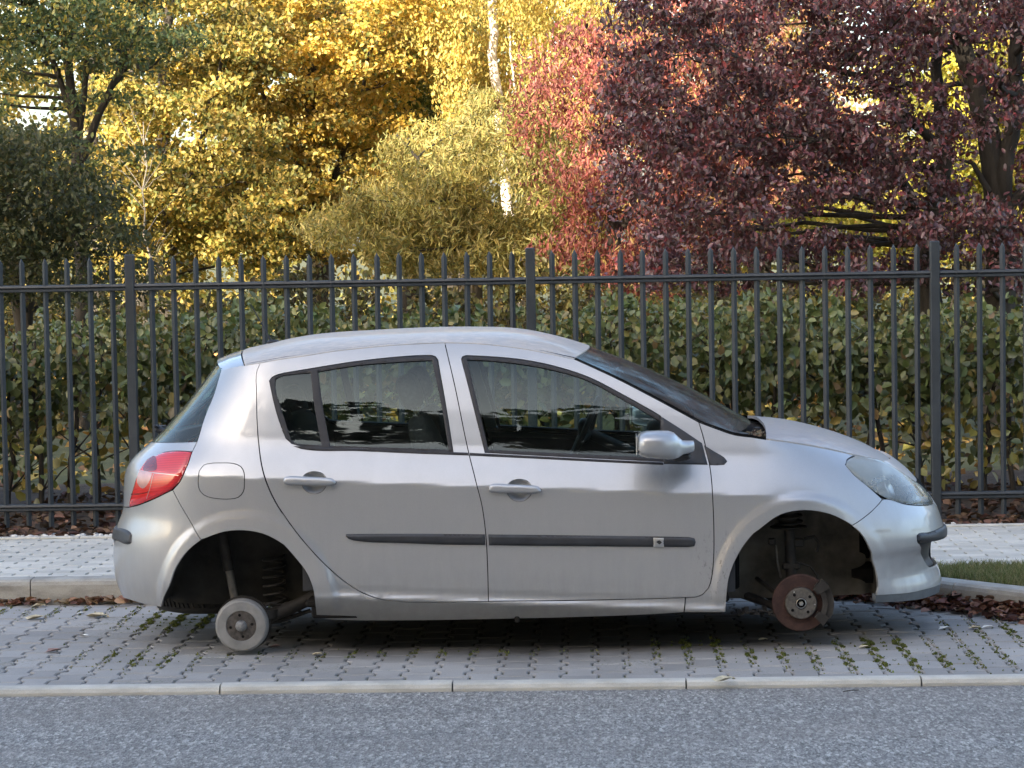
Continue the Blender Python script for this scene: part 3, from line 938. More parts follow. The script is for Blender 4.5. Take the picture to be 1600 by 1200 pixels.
# rear door
winR = [[(421, 595), (425, 589.5), (435, 585)], [(435, 585), (485, 576), (560, 564.3), (645, 556), (674, 555.2)], [(674, 555.2), (680, 557), (684, 562)], [(684, 562), (696, 630), (708, 706)],
        [(708, 706), (665, 704.5), (560, 700), (472, 697)], [(472, 697), (456, 693), (447, 685)], [(447, 685), (434, 650), (425, 615), (421, 595)]]
winR_o = outline(*winR)
hdlR = [(471.5, 752), (475, 743), (482, 738.5), (491, 737), (500, 738.5), (507, 743), (510.5, 752), (508, 762), (501, 769), (491, 771.5), (481, 769), (474, 762)]
hdlF = [(x + 320.5, y + 12) for x, y in hdlR]
rd_out = outline(GR1, BGAP, [(763, 939.5), (700, 941), (640, 941), (600, 937.5)], rv(RDGAP))
cupR = catmull(hits(hdlR), .01, True); cupF = catmull(hits(hdlF), .01, True)
panel('rear_door', rd_out, M_PAINT, CARG, holes=[winR_o], sides=(-1,), grid=.03)
RD = panel('rear_door', rd_out, M_PAINT, CARG, holes=[winR_o, cupR], sides=(1,), grid=.016)
# front door
winF = [[(721, 561), (723, 557), (729, 555.5)], [(729, 555.5), (770, 557.5), (820, 562.5), (870, 573), (920, 589.5), (972, 616), (1010, 637), (1032, 650)], [(1032, 650), (1034, 690), (1037, 721)],
        [(1037, 721), (940, 716.5), (840, 711.5), (758, 707)], [(758, 707), (745, 655), (733, 607), (721, 561)]]
winF_o = outline(*winF)
fd_out = outline(GR2, APIL, FDGAP, [(1084, 933.5), (1000, 936), (900, 938), (763, 939.5)], rv(BGAP))
panel('front_door', fd_out, M_PAINT, CARG, holes=[winF_o], sides=(-1,), grid=.03)
FD = panel('front_door', fd_out, M_PAINT, CARG, holes=[winF_o, cupF], sides=(1,), grid=.016)
for cup, door in ((cupR, RD), (cupF, FD)):
    panel('handle_cup', cup, M_PAINT, door, gap=.0, prof=lambda d: -.026 * (1 - (1 - np.minimum(d / .030, 1)) ** 2) ** .5, grid=.005, flange=0, rings=(.0015, .004))
# glass and seals
def ring_panel(name, outer, inner, m, parent, off, sides, rr=.006, h=.004):
    return panel(name, outer, m, parent, holes=[inner], gap=0, off=off, prof=lambda d: h * (1 - (1 - np.minimum(d / rr, 1)) ** 2) ** .5, grid=.006, flange=.012, sides=sides)
glQ = outline([(431, 592), (437, 588), (485, 582)], [(485, 582), (492, 640), (502, 695)], [(502, 695), (478, 694), (462, 692), (454, 686)], [(454, 686), (440, 640), (430, 602), (431, 592)])
glR = outline([(497, 580), (560, 570), (620, 565), (675, 562)], [(675, 562), (690, 635), (701, 702)], [(701, 702), (620, 699.5), (516, 696)], [(516, 696), (505, 640), (497, 580)])
glF = outline([(730, 561.5), (760, 562.5), (820, 569), (870, 579), (917, 593.5), (972, 623), (1010, 645), (1031, 658)], [(1031, 658), (1033, 690), (1035.5, 715)], [(1035.5, 715), (940, 711), (840, 706), (763, 702)], [(763, 702), (745, 625), (730, 561.5)])
for s, pd, pf in ((1, RD, FD), (-1, None, None)):
    rdp = pd or [o for o in bpy.data.objects if o.name.startswith('rear_door')][0]
    fdp = pf or [o for o in bpy.data.objects if o.name.startswith('front_door')][0]
    panel('window_seal', winR_o, M_RUB, rdp, holes=[glQ, glR], gap=0, off=-.004, prof=lambda d: .0045 * (1 - (1 - np.minimum(d / .006, 1)) ** 2) ** .5, grid=.007, flange=.012, sides=(s,))
    panel('quarter_glass', offset_poly(glQ, -.004), M_GLASS, rdp, gap=0, off=-.009, flange=0, sides=(s,), grid=.04)
    panel('window_glass', offset_poly(glR, -.004), M_GLASS, rdp, gap=0, off=-.010, flange=0, sides=(s,), grid=.04)
    panel('window_seal', winF_o, M_RUB, fdp, holes=[glF], gap=0, off=-.004, prof=lambda d: .0045 * (1 - (1 - np.minimum(d / .006, 1)) ** 2) ** .5, grid=.007, flange=.012, sides=(s,))
    panel('window_glass', offset_poly(glF, -.004), M_GLASS, fdp, gap=0, off=-.010, flange=0, sides=(s,), grid=.04)
# waist seal strips along the bottom of the windows
wr = outline([(458, 697), (560, 701), (665, 705), (731, 707.3)], [(731, 707.3), (732.5, 711.8)], [(732.5, 711.8), (665, 709.5), (560, 705), (470, 701.5), (458, 697)])
wf = outline([(733.5, 707.4), (840, 713), (940, 718), (1036, 722.5)], [(1036, 722.5), (1036.5, 726.5)], [(1036.5, 726.5), (940, 722), (840, 717), (734.5, 712)], [(734.5, 712), (733.5, 707.4)])
RDF, FDF = [o for o in bpy.data.objects if o.name.startswith('rear_door')][0], [o for o in bpy.data.objects if o.name.startswith('front_door')][0]
for o_, a, b in ((wr, RD, RDF), (wf, FD, FDF)):
    for s, pr in ((1, a), (-1, b)):
        panel('waist_strip', o_, M_RUB, pr, gap=0, off=.001, prof=lambda d: .005 * (1 - (1 - np.minimum(d / .008, 1)) ** 2) ** .5, grid=.008, rings=(.002,), sides=(s,))
# black body-side mouldings
mr = outline([(541, 834.5), (600, 834), (700, 834.3), (757.5, 834.8)], [(757.5, 834.8), (758.5, 851.5)], [(758.5, 851.5), (700, 851), (620, 848.3), (560, 845.5), (545, 842), (540, 838), (541, 834.5)])
mf = outline([(763, 835), (860, 836), (1000, 837.8), (1076, 839)], [(1076, 839), (1085, 841), (1087, 847), (1085, 853), (1076, 854.8)], [(1076, 854.8), (1000, 854.2), (860, 853), (764, 852)], [(764, 852), (763, 835)])
rnd_prof = lambda h, r: (lambda d: h * (1 - (1 - np.minimum(d / r, 1)) ** 2) ** .5)
for s, a, b in ((1, RD, FD), (-1, RDF, FDF)):
    panel('side_moulding', mr, M_MOULD, a, gap=0, off=.001, prof=rnd_prof(.012, .016), grid=.012, rings=(.002, .005, .010), sides=(s,))
    q = panel('side_moulding', mf, M_MOULD, b, gap=0, off=.001, prof=rnd_prof(.012, .016), grid=.012, rings=(.002, .005, .010), sides=(s,))
    bo = outline([(1020.5, 839.8), (1037, 840)], [(1037, 840), (1037.3, 854)], [(1037.3, 854), (1021, 854)], [(1021, 854), (1020.5, 839.8)], step=.01)
    bd = panel('trim_badge', bo, M_CHROME, q, gap=0, off=.011, prof=rnd_prof(.004, .006), grid=.006, rings=(.002,), sides=(s,))
    if s == 1:
        mk = outline([(1025, 846), (1030, 843.5), (1034, 847), (1030, 850)], step=.006)
        panel('badge_mark', mk, M_BLACK, bd, gap=0, off=.0158, flange=.001, grid=.01)

# door handles: a bar on two feet
for hx, hy, door in ((443.5, 751.5, RD), (764, 763.5, FD)):
    pts = [(hx, hy), (hx + 20, hy - .4), (hx + 42, hy), (hx + 62, hy + .8), (hx + 82, hy + 2.2)]
    wds = [5.2, 6.8, 7.2, 7.2, 5.6, 2.6]
    bot = [(hx + 5, hy + 5.2), (hx + 30, hy + 6.2), (hx + 60, hy + 7.0), (hx + 75, hy + 6.6), (hx + 81, hy + 4.5), (hx + 82, hy + 2), (hx + 78, hy - 1.2), (hx + 60, hy - 3.8), (hx + 30, hy - 5.2), (hx + 5, hy - 5.4), (hx + 1, hy - 3.6), (hx - .5, hy), (hx + 1, hy + 3.8)]
    ho = catmull(hits(bot), .008, True)
    panel('door_handle', ho, M_PAINT, door, gap=0, off=.014, prof=rnd_prof(.013, .014), grid=.006, rings=(.0012, .003, .006, .010), flange=.012)
    ribbon('handle_shadow_gap', bot, .004, M_DARK, door, .0008, closed=True)
    kx_ = outline([(hx + 13, hy - 6.6), (hx + 13.6, hy - 6.6), (hx + 13.6, hy + 7.2), (hx + 13, hy + 7.2)], step=.01)

# front wing
fen_out = outline([(1092, 660), (1100, 687), (1110, 735), (1114, 787), (1115.5, 830), (1115, 873), (1112, 902), (1107, 919), (1098, 929), (1084, 933.5)],
                  [(1084, 933.5), (1071, 934)], [(1071, 934), (1069, 957)], [(1069, 957), (1134, 957)], [(1134, 957), (1135, 938)], rv(FARCH)[0:10],
                  [(1333, 821), (1379, 780.5)], [(1379, 780.5), (1357, 761), (1333, 741), (1321, 727)], [(1321, 727), (1324, 719), (1335, 711.5)],
                  [(1335, 711.5), (1290, 701.5), (1232, 691.5), (1182, 684.5)], [(1182, 684.5), (1147, 679.5), (1120, 670.5), (1092, 660)])
panel('front_wing', fen_out, M_PAINT, CARG, sides=BS, grid=.014)
# black triangle at the foot of the windscreen pillar, on door and wing
tr_d = outline([(1032, 650), (1065, 671), (1097, 692.5)], [(1097, 692.5), (1106, 726.5)], [(1106, 726.5), (1037, 725)], [(1037, 725), (1032, 650)])
tr_w = outline([(1100, 695.5), (1118, 706.5), (1132, 715), (1136.5, 721), (1131.5, 726.5), (1120, 727.3)], [(1120, 727.3), (1108, 726.8)], [(1108, 726.8), (1100, 695.5)])
for s, b in ((1, FD), (-1, FDF)):
    panel('mirror_mount', tr_d, M_BLACK, b, gap=0, off=.0005, prof=rnd_prof(.004, .008), grid=.02, rings=(.002,), flange=.01, sides=(s,))
panel('pillar_foot_trim', tr_w, M_BLACK, CARG, gap=0, off=.0005, prof=rnd_prof(.004, .008), grid=.02, rings=(.002,), flange=.01, sides=BS)

# headlamp
hl_out = outline([(1321, 727), (1324, 719), (1335, 712.5)], [(1335, 712.5), (1357, 715), (1378, 720.5), (1395, 730), (1421, 747), (1441, 762), (1452, 776), (1457.5, 785)], [(1457.5, 785), (1453, 788.5), (1445, 789.5), (1412, 787), (1387, 779.5), (1357, 761), (1333, 741), (1321, 727)])
for s in BS:
    HL = panel('headlamp', hl_out, M_HLENS, CARG, gap=.002, off=.001, prof=rnd_prof(.008, .03), grid=.012, rings=(.002, .006), flange=.014, sides=(s,))
    def inset_panel(name, o, m, off, pr=None, sides=(s,), g=.012): return panel(name, o, m, HL, gap=0, off=off, prof=pr, grid=g, flange=0, sides=sides)
    inset_panel('lamp_housing', hl_out, M_REFL, -.004, lambda d: -.06 * np.minimum(d / .05, 1))
    # round projector bowl and side bulge inside the lamp
    c = Vector(P_of(*[np.array([v]) for v in surf_hit(1397, 757)])[0]); nn = Vector(N_of(*[np.array([v]) for v in surf_hit(1397, 757)])[0])
    mb = MB(); mb.lathe([(.0, -.004), (.018, -.002), (.034, .006), (.042, .014), (.046, .015), (.048, .010), (.048, -.03)], (c - nn * .045) * 1, (nn + Vector((.5, 0, 0))).normalized(), 28)
    if s < 0: mb.v = [Vector((v.x, -v.y, v.z)) for v in mb.v]; mb.f = [f[::-1] for f in mb.f]
    mb.build('lamp_bowl', M_CHROME, HL, True)
    b1 = outline([(1398, 738), (1412, 752), (1425, 783)], [(1425, 783), (1429, 783)], [(1429, 783), (1420, 755), (1404, 737), (1398, 738)], step=.01)
    panel('lamp_divider', b1, M_ALU, HL, gap=0, off=-.012, flange=.02, grid=.02, sides=(s,))
    ribbon('lamp_gasket', [(1321, 727), (1333, 741), (1357, 761), (1387, 779.5), (1412, 787), (1445, 789.5), (1457.5, 785), (1441, 762), (1421, 747), (1395, 730), (1378, 720.5), (1357, 715), (1335, 712.5)], .012, M_DARK, HL, -.006, sides=(s,), closed=True)

# front bumper (one piece across the nose)
def cz(px, py): return on_y(px, py, CY - .15).z
ztopF, = [cz(1462, 792)]
strip = outline([(1434.5, 836), (1437, 833.5), (1450, 832), (1460, 829)], [(1460, 829), (1468, 825), ('c', cz(1475, 821))], [('c', cz(1475, 821)), ('c', cz(1475, 839.5))], [('c', cz(1475, 839.5)), (1463, 845)], [(1463, 845), (1450, 846.5), (1437, 846.5), (1434.5, 844), (1434.5, 836)])
intake = outline([(1435, 847.5), (1450, 847.5), (1463, 846)], [(1463, 846), ('c', cz(1474, 841))], [('c', cz(1474, 841)), ('c', cz(1459, 881))], [('c', cz(1459, 881)), (1453, 886.5)], [(1453, 886.5), (1449, 885), (1444.5, 878), (1439, 865), (1435, 847.5)])
zn = cz(1452, 775)
fb_out = outline([(1333, 821), (1379, 780.5)], [(1379, 780.5), (1387, 780.2), (1412, 787.7), (1445, 790.2), (1453, 789.2), (1458.5, 785)], [(1458.5, 785), (1463, 790), ('c', ztopF)],
                 [('c', ztopF), ('c', cz(1475, 821))], rv([(1434.5, 836), (1437, 833.5), (1450, 832), (1460, 829), (1468, 825), ('c', cz(1475, 821))]), [(1434.5, 836), (1434.5, 844), (1435, 847.5)],
                 [(1435, 847.5), (1439, 865), (1444.5, 878), (1449, 885), (1453, 886.5)], [(1453, 886.5), ('c', cz(1459, 881))], [('c', cz(1459, 881)), ('c', cz(1470, 913))],
                 [('c', cz(1470, 913)), (1466.5, 914.5), (1445, 921), (1418, 926.8), (1370, 930)], [(1370, 930), (1373.5, 910), (1371, 893), (1362, 857), (1347, 832), (1333, 821)])
FB = panel('front_bumper', fb_out, M_PAINT, CARG, grid=.014, both_in_one=True, gap=.001)
panel('bumper_strip', strip, M_MOULD, FB, gap=.0005, off=.002, prof=rnd_prof(.012, .02), grid=.012, rings=(.003, .008), both_in_one=True)
panel('air_intake', intake, M_MOULD, FB, gap=.0005, off=-.016, prof=lambda d: -.02 * np.minimum(d / .03, 1), grid=.014, flange=0, both_in_one=True)
lip = outline([(1370, 930), (1418, 926.8), (1445, 921), (1466.5, 914.5), ('c', cz(1470, 913))], [('c', cz(1470, 913)), ('c', cz(1464, 929))], [('c', cz(1464, 929)), (1463, 928.5), (1441, 936), (1410, 940), (1369, 942)], [(1369, 942), (1370, 930)])
panel('lower_lip', lip, simple('grey_lip', (.10, .11, .115), .5, 0, .25, 15), FB, gap=.0004, off=-.004, grid=.015, flange=.03, both_in_one=True)
# painted nose between bonnet and lamps
zb0 = cz(1396, 716)
nose_o = outline([(1378, 720.5), (1395, 730), (1421, 747), (1441, 762), (1452, 776), (1457.5, 785)], [(1457.5, 785), (1463, 790), ('c', ztopF)], [('c', ztopF), ('c', zb0)], [('c', zb0), (1391, 716), (1378, 720.5)])
NP = panel('nose_panel', nose_o, M_PAINTH, CARG, gap=.001, grid=.014, both_in_one=True)
# grille slot between the lamps
zg0, zg1 = zb0 - .10, zb0 - .165
gq = [(UC - .42, zg0 - .006), (UC, zg0), (UC, zg1), (UC - .36, zg1 + .004), (UC - .42, zg0 - .03)]
panel('grille', catmull(gq[:2], .02) + catmull(gq[2:4], .02) + [gq[4]], M_DARK, NP, gap=0, off=.002, prof=rnd_prof(.004, .01), grid=.015, both_in_one=True)

# tail lamp
tl_out = outline([(300, 706), (285, 705), (268, 705.3), (255, 707.5), (245, 711.5), (232, 717.5)], [(232, 717.5), (219, 736), (211, 757), (205, 778), (202.5, 792)], [(202.5, 792), (218, 788), (243, 778), (268, 766)], [(268, 766), (282, 750), (292.5, 727), (300, 706)])
for s in BS:
    TL = panel('tail_lamp', tl_out, M_TAIL, CARG, gap=.0015, off=.001, prof=rnd_prof(.010, .03), grid=.010, rings=(.002, .006), flange=.014, sides=(s,))
    for nm, pts, mt, of in (('reversing_lens', [(221, 737), (228, 737), (240, 741), (235, 754), (227, 763), (221, 760), (217, 750)], M_TAILW, .0113), ('upper_lens', [(226, 733), (232, 722), (241, 715), (247, 722), (247, 735), (238, 737)], M_TAILD, .0113)):
        panel(nm, catmull(hits(pts), .01, True), mt, TL, gap=0, off=of, prof=rnd_prof(.001, .006), flange=.002, grid=.01, sides=(s,))
    for pts, mt in (([(220, 735.5), (240, 739), (262, 741), (281, 743)], M_TAILW), ([(243, 741), (238, 760), (232, 779)], M_TAILW), ([(208, 772), (225, 771), (236, 768)], M_TAILD)):
        ribbon('lens_rib', pts, .004, mt, TL, .0118, sides=(s,))
    ribbon('lamp_gasket', [(300, 706), (268, 705.3), (245, 711.5), (232, 717.5), (219, 736), (211, 757), (202.5, 792), (218, 788), (243, 778), (268, 766), (282, 750), (292.5, 727)], .012, M_DARK, TL, -.006, sides=(s,), closed=True)

# rear bumper, tailgate, rear window
def tz(px, py): return on_y(px, py, CY - .2).z
rb_out = outline([(312.5, 843.5), (292, 806), (270, 766)], [(270, 766), (268, 766.8), (243, 779), (218, 789), (202, 793)], [(202, 793), ('t', tz(199, 795))], [('t', tz(199, 795)), ('t', tz(200, 936))],
                 [('t', tz(200, 936)), (203, 937), (215, 941), (235, 946), (251, 948)], [(251, 948), (260, 915), (272, 887), (292, 860), (312.5, 843.5)])
RB = panel('rear_bumper', rb_out, M_PAINT, CARG, gap=.0012, grid=.014, both_in_one=True)
rs = outline([(185, 825), (188, 825), (205, 833), (206, 836), (205.5, 848), (203, 850), (186, 846), (183, 845)], [(183, 845), ('t', tz(182, 845))], [('t', tz(182, 845)), ('t', tz(183, 824))], [('t', tz(183, 824)), (185, 825)])
panel('bumper_strip', rs, M_MOULD, RB, gap=0, off=.001, prof=rnd_prof(.010, .014), grid=.012, rings=(.003, .008), both_in_one=True)
tg_out = outline([(307.5, 690.5), (300, 706)], [(300, 705.5), (285, 704.5), (268, 704.8), (255, 707), (245, 711), (231.5, 717)], [(231.5, 717), (218.5, 736), (210.5, 757), (202, 792)], [(202, 792), ('t', tz(199, 795))], [('t', tz(199, 795)), ('t', tz(240, 692))], [('t', tz(240, 692)), (262, 691.5), (307.5, 690.5)])
TG = panel('tailgate', tg_out, M_PAINT, CARG, gap=.001, grid=.014, both_in_one=True)
rw_out = outline([(307.5, 690), (262, 691), ('t', tz(240, 691.5))], [('t', tz(240, 691.5)), ('t', tz(345, 562))], [('t', tz(345, 562)), (347, 575)], [(347, 575), (345, 582), (335, 615), (320, 652), (307.5, 690)])
panel('rear_window', rw_out, M_GLASSR, TG, gap=.001, off=-.002, grid=.016, both_in_one=True, flange=0)
# rear wiper hub sticking out of the glass foot
wq = Vector((TAIL_S[np.argmin(abs(TAIL_S[:, 0] - tz(240, 680)))][1], 0, tz(240, 680)))
mb = MB(); mb.tube([wq + Vector((.06, 0, -.015)), wq + Vector((-.035, 0, .012))], [.020, .016], 12)
mb.box(wq + Vector((-.035, .10, .020)), (.018, .30, .016), Matrix.Rotation(-.08, 3, 'X'), .005)
mb.box(wq + Vector((-.03, .02, .018)), (.03, .07, .034), None, .01)
mb.build('rear_wiper', M_BLACK, TG)

# ---------------------------------------------------------------- lofted top panels
def P3(pts, step=.03):
    c = np.array(catmull(hits(pts), step)); return P_of(c[:, 0], c[:, 1])
def resample(P, n):
    P = np.array(P, float); d = np.r_[0, np.cumsum(np.linalg.norm(np.diff(P, axis=0), axis=1))]
    t = np.linspace(0, d[-1], n); return np.stack([np.interp(t, d, P[:, k]) for k in range(3)], 1)
def loft(name, edge, centre, m, parent, n=40, k=33, nz=2.6, nx=2.0, thick=0.0, lift=0.0, flat=False):
    """surface spanning the car from the near edge curve over the centre curve to the far edge"""
    E = resample(edge, n); C = resample(centre, n)
    V = []
    for i in range(n):
        for j in range(k):
            t = -1 + 2 * j / (k - 1); t = math.copysign(1 - (1 - abs(t)) ** 1.35, t)
            a = abs(t)
            x = C[i, 0] + (E[i, 0] - C[i, 0]) * a ** nx; z = C[i, 2] + (E[i, 2] - C[i, 2]) * a ** nz
            V.append((x, abs(E[i, 1]) * t, z + lift))
    F = [(i * k + j, i * k + j + 1, (i + 1) * k + j + 1, (i + 1) * k + j) for i in range(n - 1) for j in range(k - 1)]
    V = np.array(V)
    # orientation: normals up
    a, b, c = V[F[0][0]], V[F[0][1]], V[F[0][2]]
    if np.cross(b - a, c - a)[2] < 0: F = [f[::-1] for f in F]
    if thick:
        rim = [j for j in range(k)] + [(i + 1) * k - 1 for i in range(1, n)] + [(n - 1) * k + j for j in range(k - 2, -1, -1)] + [i * k for i in range(n - 2, 0, -1)]
        b0 = len(V); q = V[rim].copy(); top = V[rim].copy(); q[:, 2] -= thick
        V = np.concatenate([V, top, q]); r = len(rim)
        F = F + [(b0 + i, b0 + (i + 1) % r, b0 + r + (i + 1) % r, b0 + r + i) for i in range(r)]
    o = mesh_obj(name, V.tolist(), F, m, parent, smooth=True)
    return o
def cc(pts): return [tuple(v - Vector((CX, CY, 0))) for v in (on_y(px, py, CY) for px, py in pts)]
ROOF_E = P3([(383, 571), (407, 567), (470, 557), (520, 549), (560, 544.5), (620, 539), (695, 535.5), (745, 537), (820, 545.5), (896, 561)])
roofC = [(-1.335, 0, 1.386), (-1.05, 0, 1.441), (-.70, 0, 1.462), (-.30, 0, 1.470), (.0, 0, 1.455), (.22, 0, 1.405), (.33, 0, 1.368)]
roofC = [tuple(v) for v in np.array(catmull([(p[0], p[2]) for p in roofC], .03))]
roofC = [(x, 0, z) for x, z in roofC]
loft('roof', ROOF_E + [0, .001, .001], roofC, M_PAINTD, CARG, n=70, k=41, nz=3.2, nx=2.2, thick=.012)
# spoiler
sp_E = P3([(346.5, 579), (360, 575.5), (381.5, 571.3)])
loft('roof_spoiler', sp_E, [(-1.462, 0, 1.345), (-1.40, 0, 1.368), (-1.340, 0, 1.384)], M_PAINT, CARG, n=12, k=33, nz=3.2, nx=2.4, thick=.035)
WS_E = P3([(897.5, 562), (960, 590.5), (1022, 622.5), (1072, 649.5), (1092, 660), (1120, 671), (1147, 680)])
wsC = [(x, 0, z) for x, z in catmull([(.335, 1.366), (.58, 1.268), (.86, 1.135), (1.10, .998)], .03)]
WS = loft('windscreen', WS_E + [0, .002, .001], wsC, M_GLASSW, CARG, n=40, k=33, nz=2.4, nx=2.0)
loft('windscreen_top_band', WS_E[:1].tolist() + WS_E[1:3].tolist(), [(.335, 0, 1.362), (.40, 0, 1.338)], M_BLACK, WS, n=4, k=33, nz=2.4, nx=2.0, lift=-.004)
HE = P3([(1197, 686), (1232, 690.5), (1290, 700.5), (1335, 710.5), (1365, 717), (1381, 721)])
zt_ = [on_y(px, py, CY) for px, py in ((1190, 652), (1250, 663), (1300, 677), (1345, 693), (1378, 707))]
hoodC = [(1.16, 0, .993), (1.29, 0, .985), (1.50, 0, .935), (1.66, 0, .873), (1.765, 0, .815)]
hoodC = [(x, 0, z) for x, z in catmull([(p[0], p[2]) for p in hoodC], .03)]
HOOD = loft('bonnet', HE + [0, .001, .003], hoodC, M_PAINTH, CARG, n=40, k=33, nz=2.5, nx=2.2, thick=.014)
# ================================================================ car: gaps, liners, underside, cabin
for nm, pts, sd in (('door_gap_seal', BGAP, BS), ('door_gap_seal', RDGAP, BS), ('door_gap_seal', FDGAP, BS), ('roof_gutter_seal', GUT, BS), ('pillar_gap_seal', APIL + [(1120, 670.5), (1147, 679.5), (1182, 684.5), (1232, 691.5), (1290, 701.5), (1335, 711.5), (1360, 716), (1379, 721)], BS),
                    ('door_gap_seal', [(600, 937.5), (640, 941), (700, 941), (763, 939.5), (900, 938), (1000, 936), (1084, 933.5)], BS), ('panel_gap_seal', [(1071, 932), (1069, 957)], BS),
                    ('panel_gap_seal', [(1333, 821), (1379, 780.5)], BS), ('panel_gap_seal', [(270, 766), (292, 806), (312.5, 843.5)], BS), ('panel_gap_seal', [(346, 578), (335, 615), (320, 652), (307.5, 690), (300, 706)], BS), ('panel_gap_seal', [(382, 571), (346, 578)], BS)):
    ribbon(nm, pts, .030, M_DARK, CARG, -.013, sides=sd)

def arch_liner(name, pts, yin, m, parent, zb, side):
    c = np.array(catmull(hits(pts), .02)); Pq = P_of(c[:, 0], c[:, 1])
    cx = (c[:, 0].min() + c[:, 0].max()) / 2
    rows = []
    for k, (inn, gr) in enumerate(((.004, 0), (.012, .006), (.10, .022), (.30, .03), (yin, .012))):
        q = Pq.copy()
        q[:, 0] = cx + (q[:, 0] - cx) * (1 + gr * 1.2); q[:, 2] = np.where(q[:, 2] > .3, q[:, 2] + gr, q[:, 2])
        q[:, 1] = np.minimum(q[:, 1] + inn, -.30); rows.append(q)
    n = len(c); V = np.concatenate(rows); F = []
    for r in range(len(rows) - 1):
        for i in range(n - 1): F.append((r * n + i, (r + 1) * n + i, (r + 1) * n + i + 1, r * n + i + 1))
    # inner wall
    last = rows[-1]; b = len(V); low = last.copy(); low[:, 2] = np.minimum(low[:, 2], zb); V = np.concatenate([V, low]); o = (len(rows) - 1) * n
    for i in range(n - 1): F.append((o + i, b + i, b + i + 1, o + i + 1))
    V = V * [1, side, 1]
    return mesh_obj(name, V.tolist(), F if side == 1 else [f[::-1] for f in F], m, parent, smooth=True)
M_LINF = simple('grey_arch_liner', (.095, .088, .072), .8, 0, .5, 7, .5, 60, 0, .25)
for s in BS:
    arch_liner('wheel_arch_liner', RARCH, .36, M_LINER, CARG, .20, s)
    arch_liner('wheel_arch_liner', FARCH, .36, M_LINF, CARG, .20, s)
mb = MB()
mb.box((-.02, 0, .235), (1.95, 1.52, .035), bevel=.01)
mb.box((-.02, -.725, .195), (1.90, .06, .06), bevel=.01); mb.box((-.02, .725, .195), (1.90, .06, .06), bevel=.01)
mb.box((1.30, 0, .30), (.9, .86, .10), bevel=.03); mb.box((-1.35, 0, .36), (.95, .84, .10), bevel=.03)
for k in range(-3, 4): mb.box((-.02, k * .2, .212), (1.7, .03, .02), bevel=.006)
mb.box((-.02, 0, .20), (1.8, .16, .05), bevel=.02)
mb.box((-.02, -.775, .155), (.022, .02, .030), bevel=.004)
mb.tube([(1.0, .1, .20), (.2, .12, .19), (-.7, .12, .19), (-1.0, .2, .22), (-1.4, .35, .24)], .028, 10)
mb.box((-1.62, .36, .24), (.30, .36, .15), bevel=.05)
mb.build('underbody', M_UNDER, CARG, True, sharp=30)
# engine bay block and bumper beams to stop light
mb = MB()
mb.box((1.40, 0, .56), (.62, .84, .42), bevel=.05); mb.box((1.78, 0, .46), (.10, 1.0, .5), bevel=.04); mb.box((-1.78, 0, .50), (.12, 1.0, .5), bevel=.04)
mb.box((.98, 0, .60), (.05, 1.42, .66), bevel=.01)
mb.build('bulkhead', M_DARK, CARG)

# cowl with the broken scuttle cover and leaves caught in it
mb = MB()
mb.box((1.14, 0, .915), (.24, 1.30, .03), Matrix.Rotation(.12, 3, 'Y'), .01)
for k in range(-8, 9): mb.box((1.13, k * .075, .937), (.17, .012, .02), Matrix.Rotation(.12, 3, 'Y'))
cw = mb.build('scuttle_panel', M_BLACK, CARG)
mb = MB()
mb.tube([(1.10, -.30, .955), (1.06, -.45, .965), (.98, -.60, .985), (.93, -.62, 1.0)], .010, 8)
mb.box((1.0, -.30, .995), (.035, .56, .02), Matrix.Rotation(-.1, 3, 'Z') @ Matrix.Rotation(.4, 3, 'Y'), .004)
mb.tube([(1.12, -.28, .945), (1.12, -.28, .985)], [.02, .016], 10)
mb.build('wiper_arm', M_BLACK, CARG, True, sharp=40)

# ---- door mirrors
def mirror(side, parent):
    Ym = CY - .97
    secs = []
    data = [(995, 688, 702, .035, -.985), (996.5, 680, 708, .075, -.985), (1001, 675.5, 711.5, .098, -.985), (1010, 673.3, 714, .108, -.985), (1028, 672.6, 716, .110, -.98), (1044, 673, 717, .105, -.975), (1053, 676, 717, .093, -.965), (1060, 683, 715, .075, -.95), (1067, 689, 711, .060, -.935), (1076, 690, 709.5, .05, -.92), (1084.5, 690.5, 707, .045, -.905), (1085.5, 693, 704, .035, -.905)]
    n = 28; V = []; F = []
    for (px, t, b, hy, yc) in data:
        a = on_y(px, t, Ym); c = on_y(px, b, Ym); x = a.x - CX; zc = (a.z + c.z) / 2; hz = (a.z - c.z) / 2
        for k in range(n):
            an = 2 * math.pi * k / n; e = 2 / 3.0
            cy_, sz = math.cos(an), math.sin(an)
            V.append((x, side * (-(-yc + hy * math.copysign(abs(cy_) ** e, cy_))), zc + hz * math.copysign(abs(sz) ** e, sz)))
    for i in range(len(data) - 1):
        for k in range(n):
            k2 = (k + 1) % n; f = (i * n + k, (i + 1) * n + k, (i + 1) * n + k2, i * n + k2); F.append(f)
    F.append(tuple(range(n))); F.append(tuple((len(data) - 1) * n + k for k in range(n - 1, -1, -1)))
    o = mesh_obj('door_mirror', V, F if side == 1 else [f[::-1] for f in F], M_PAINT, parent, True); o.data.set_sharp_from_angle(angle=R(50))
    q = on_y(1002, 694, Ym)
    g = MB(); g.box((q.x - CX - .021, side * -.985, q.z), (.006, .15, .088), bevel=.002); g.build('mirror_glass', M_CHROME, o)
    g = MB(); z0 = on_y(1065, 717, Ym).z
    g.box((on_y(1066, 716, Ym).x - CX, side * -.875, z0 + .004), (.085, .11, .036), Matrix.Rotation(-.15, 3, 'Y'), .012)
    g.build('mirror_foot', M_BLACK, o)
mirror(1, FD); mirror(-1, FDF)

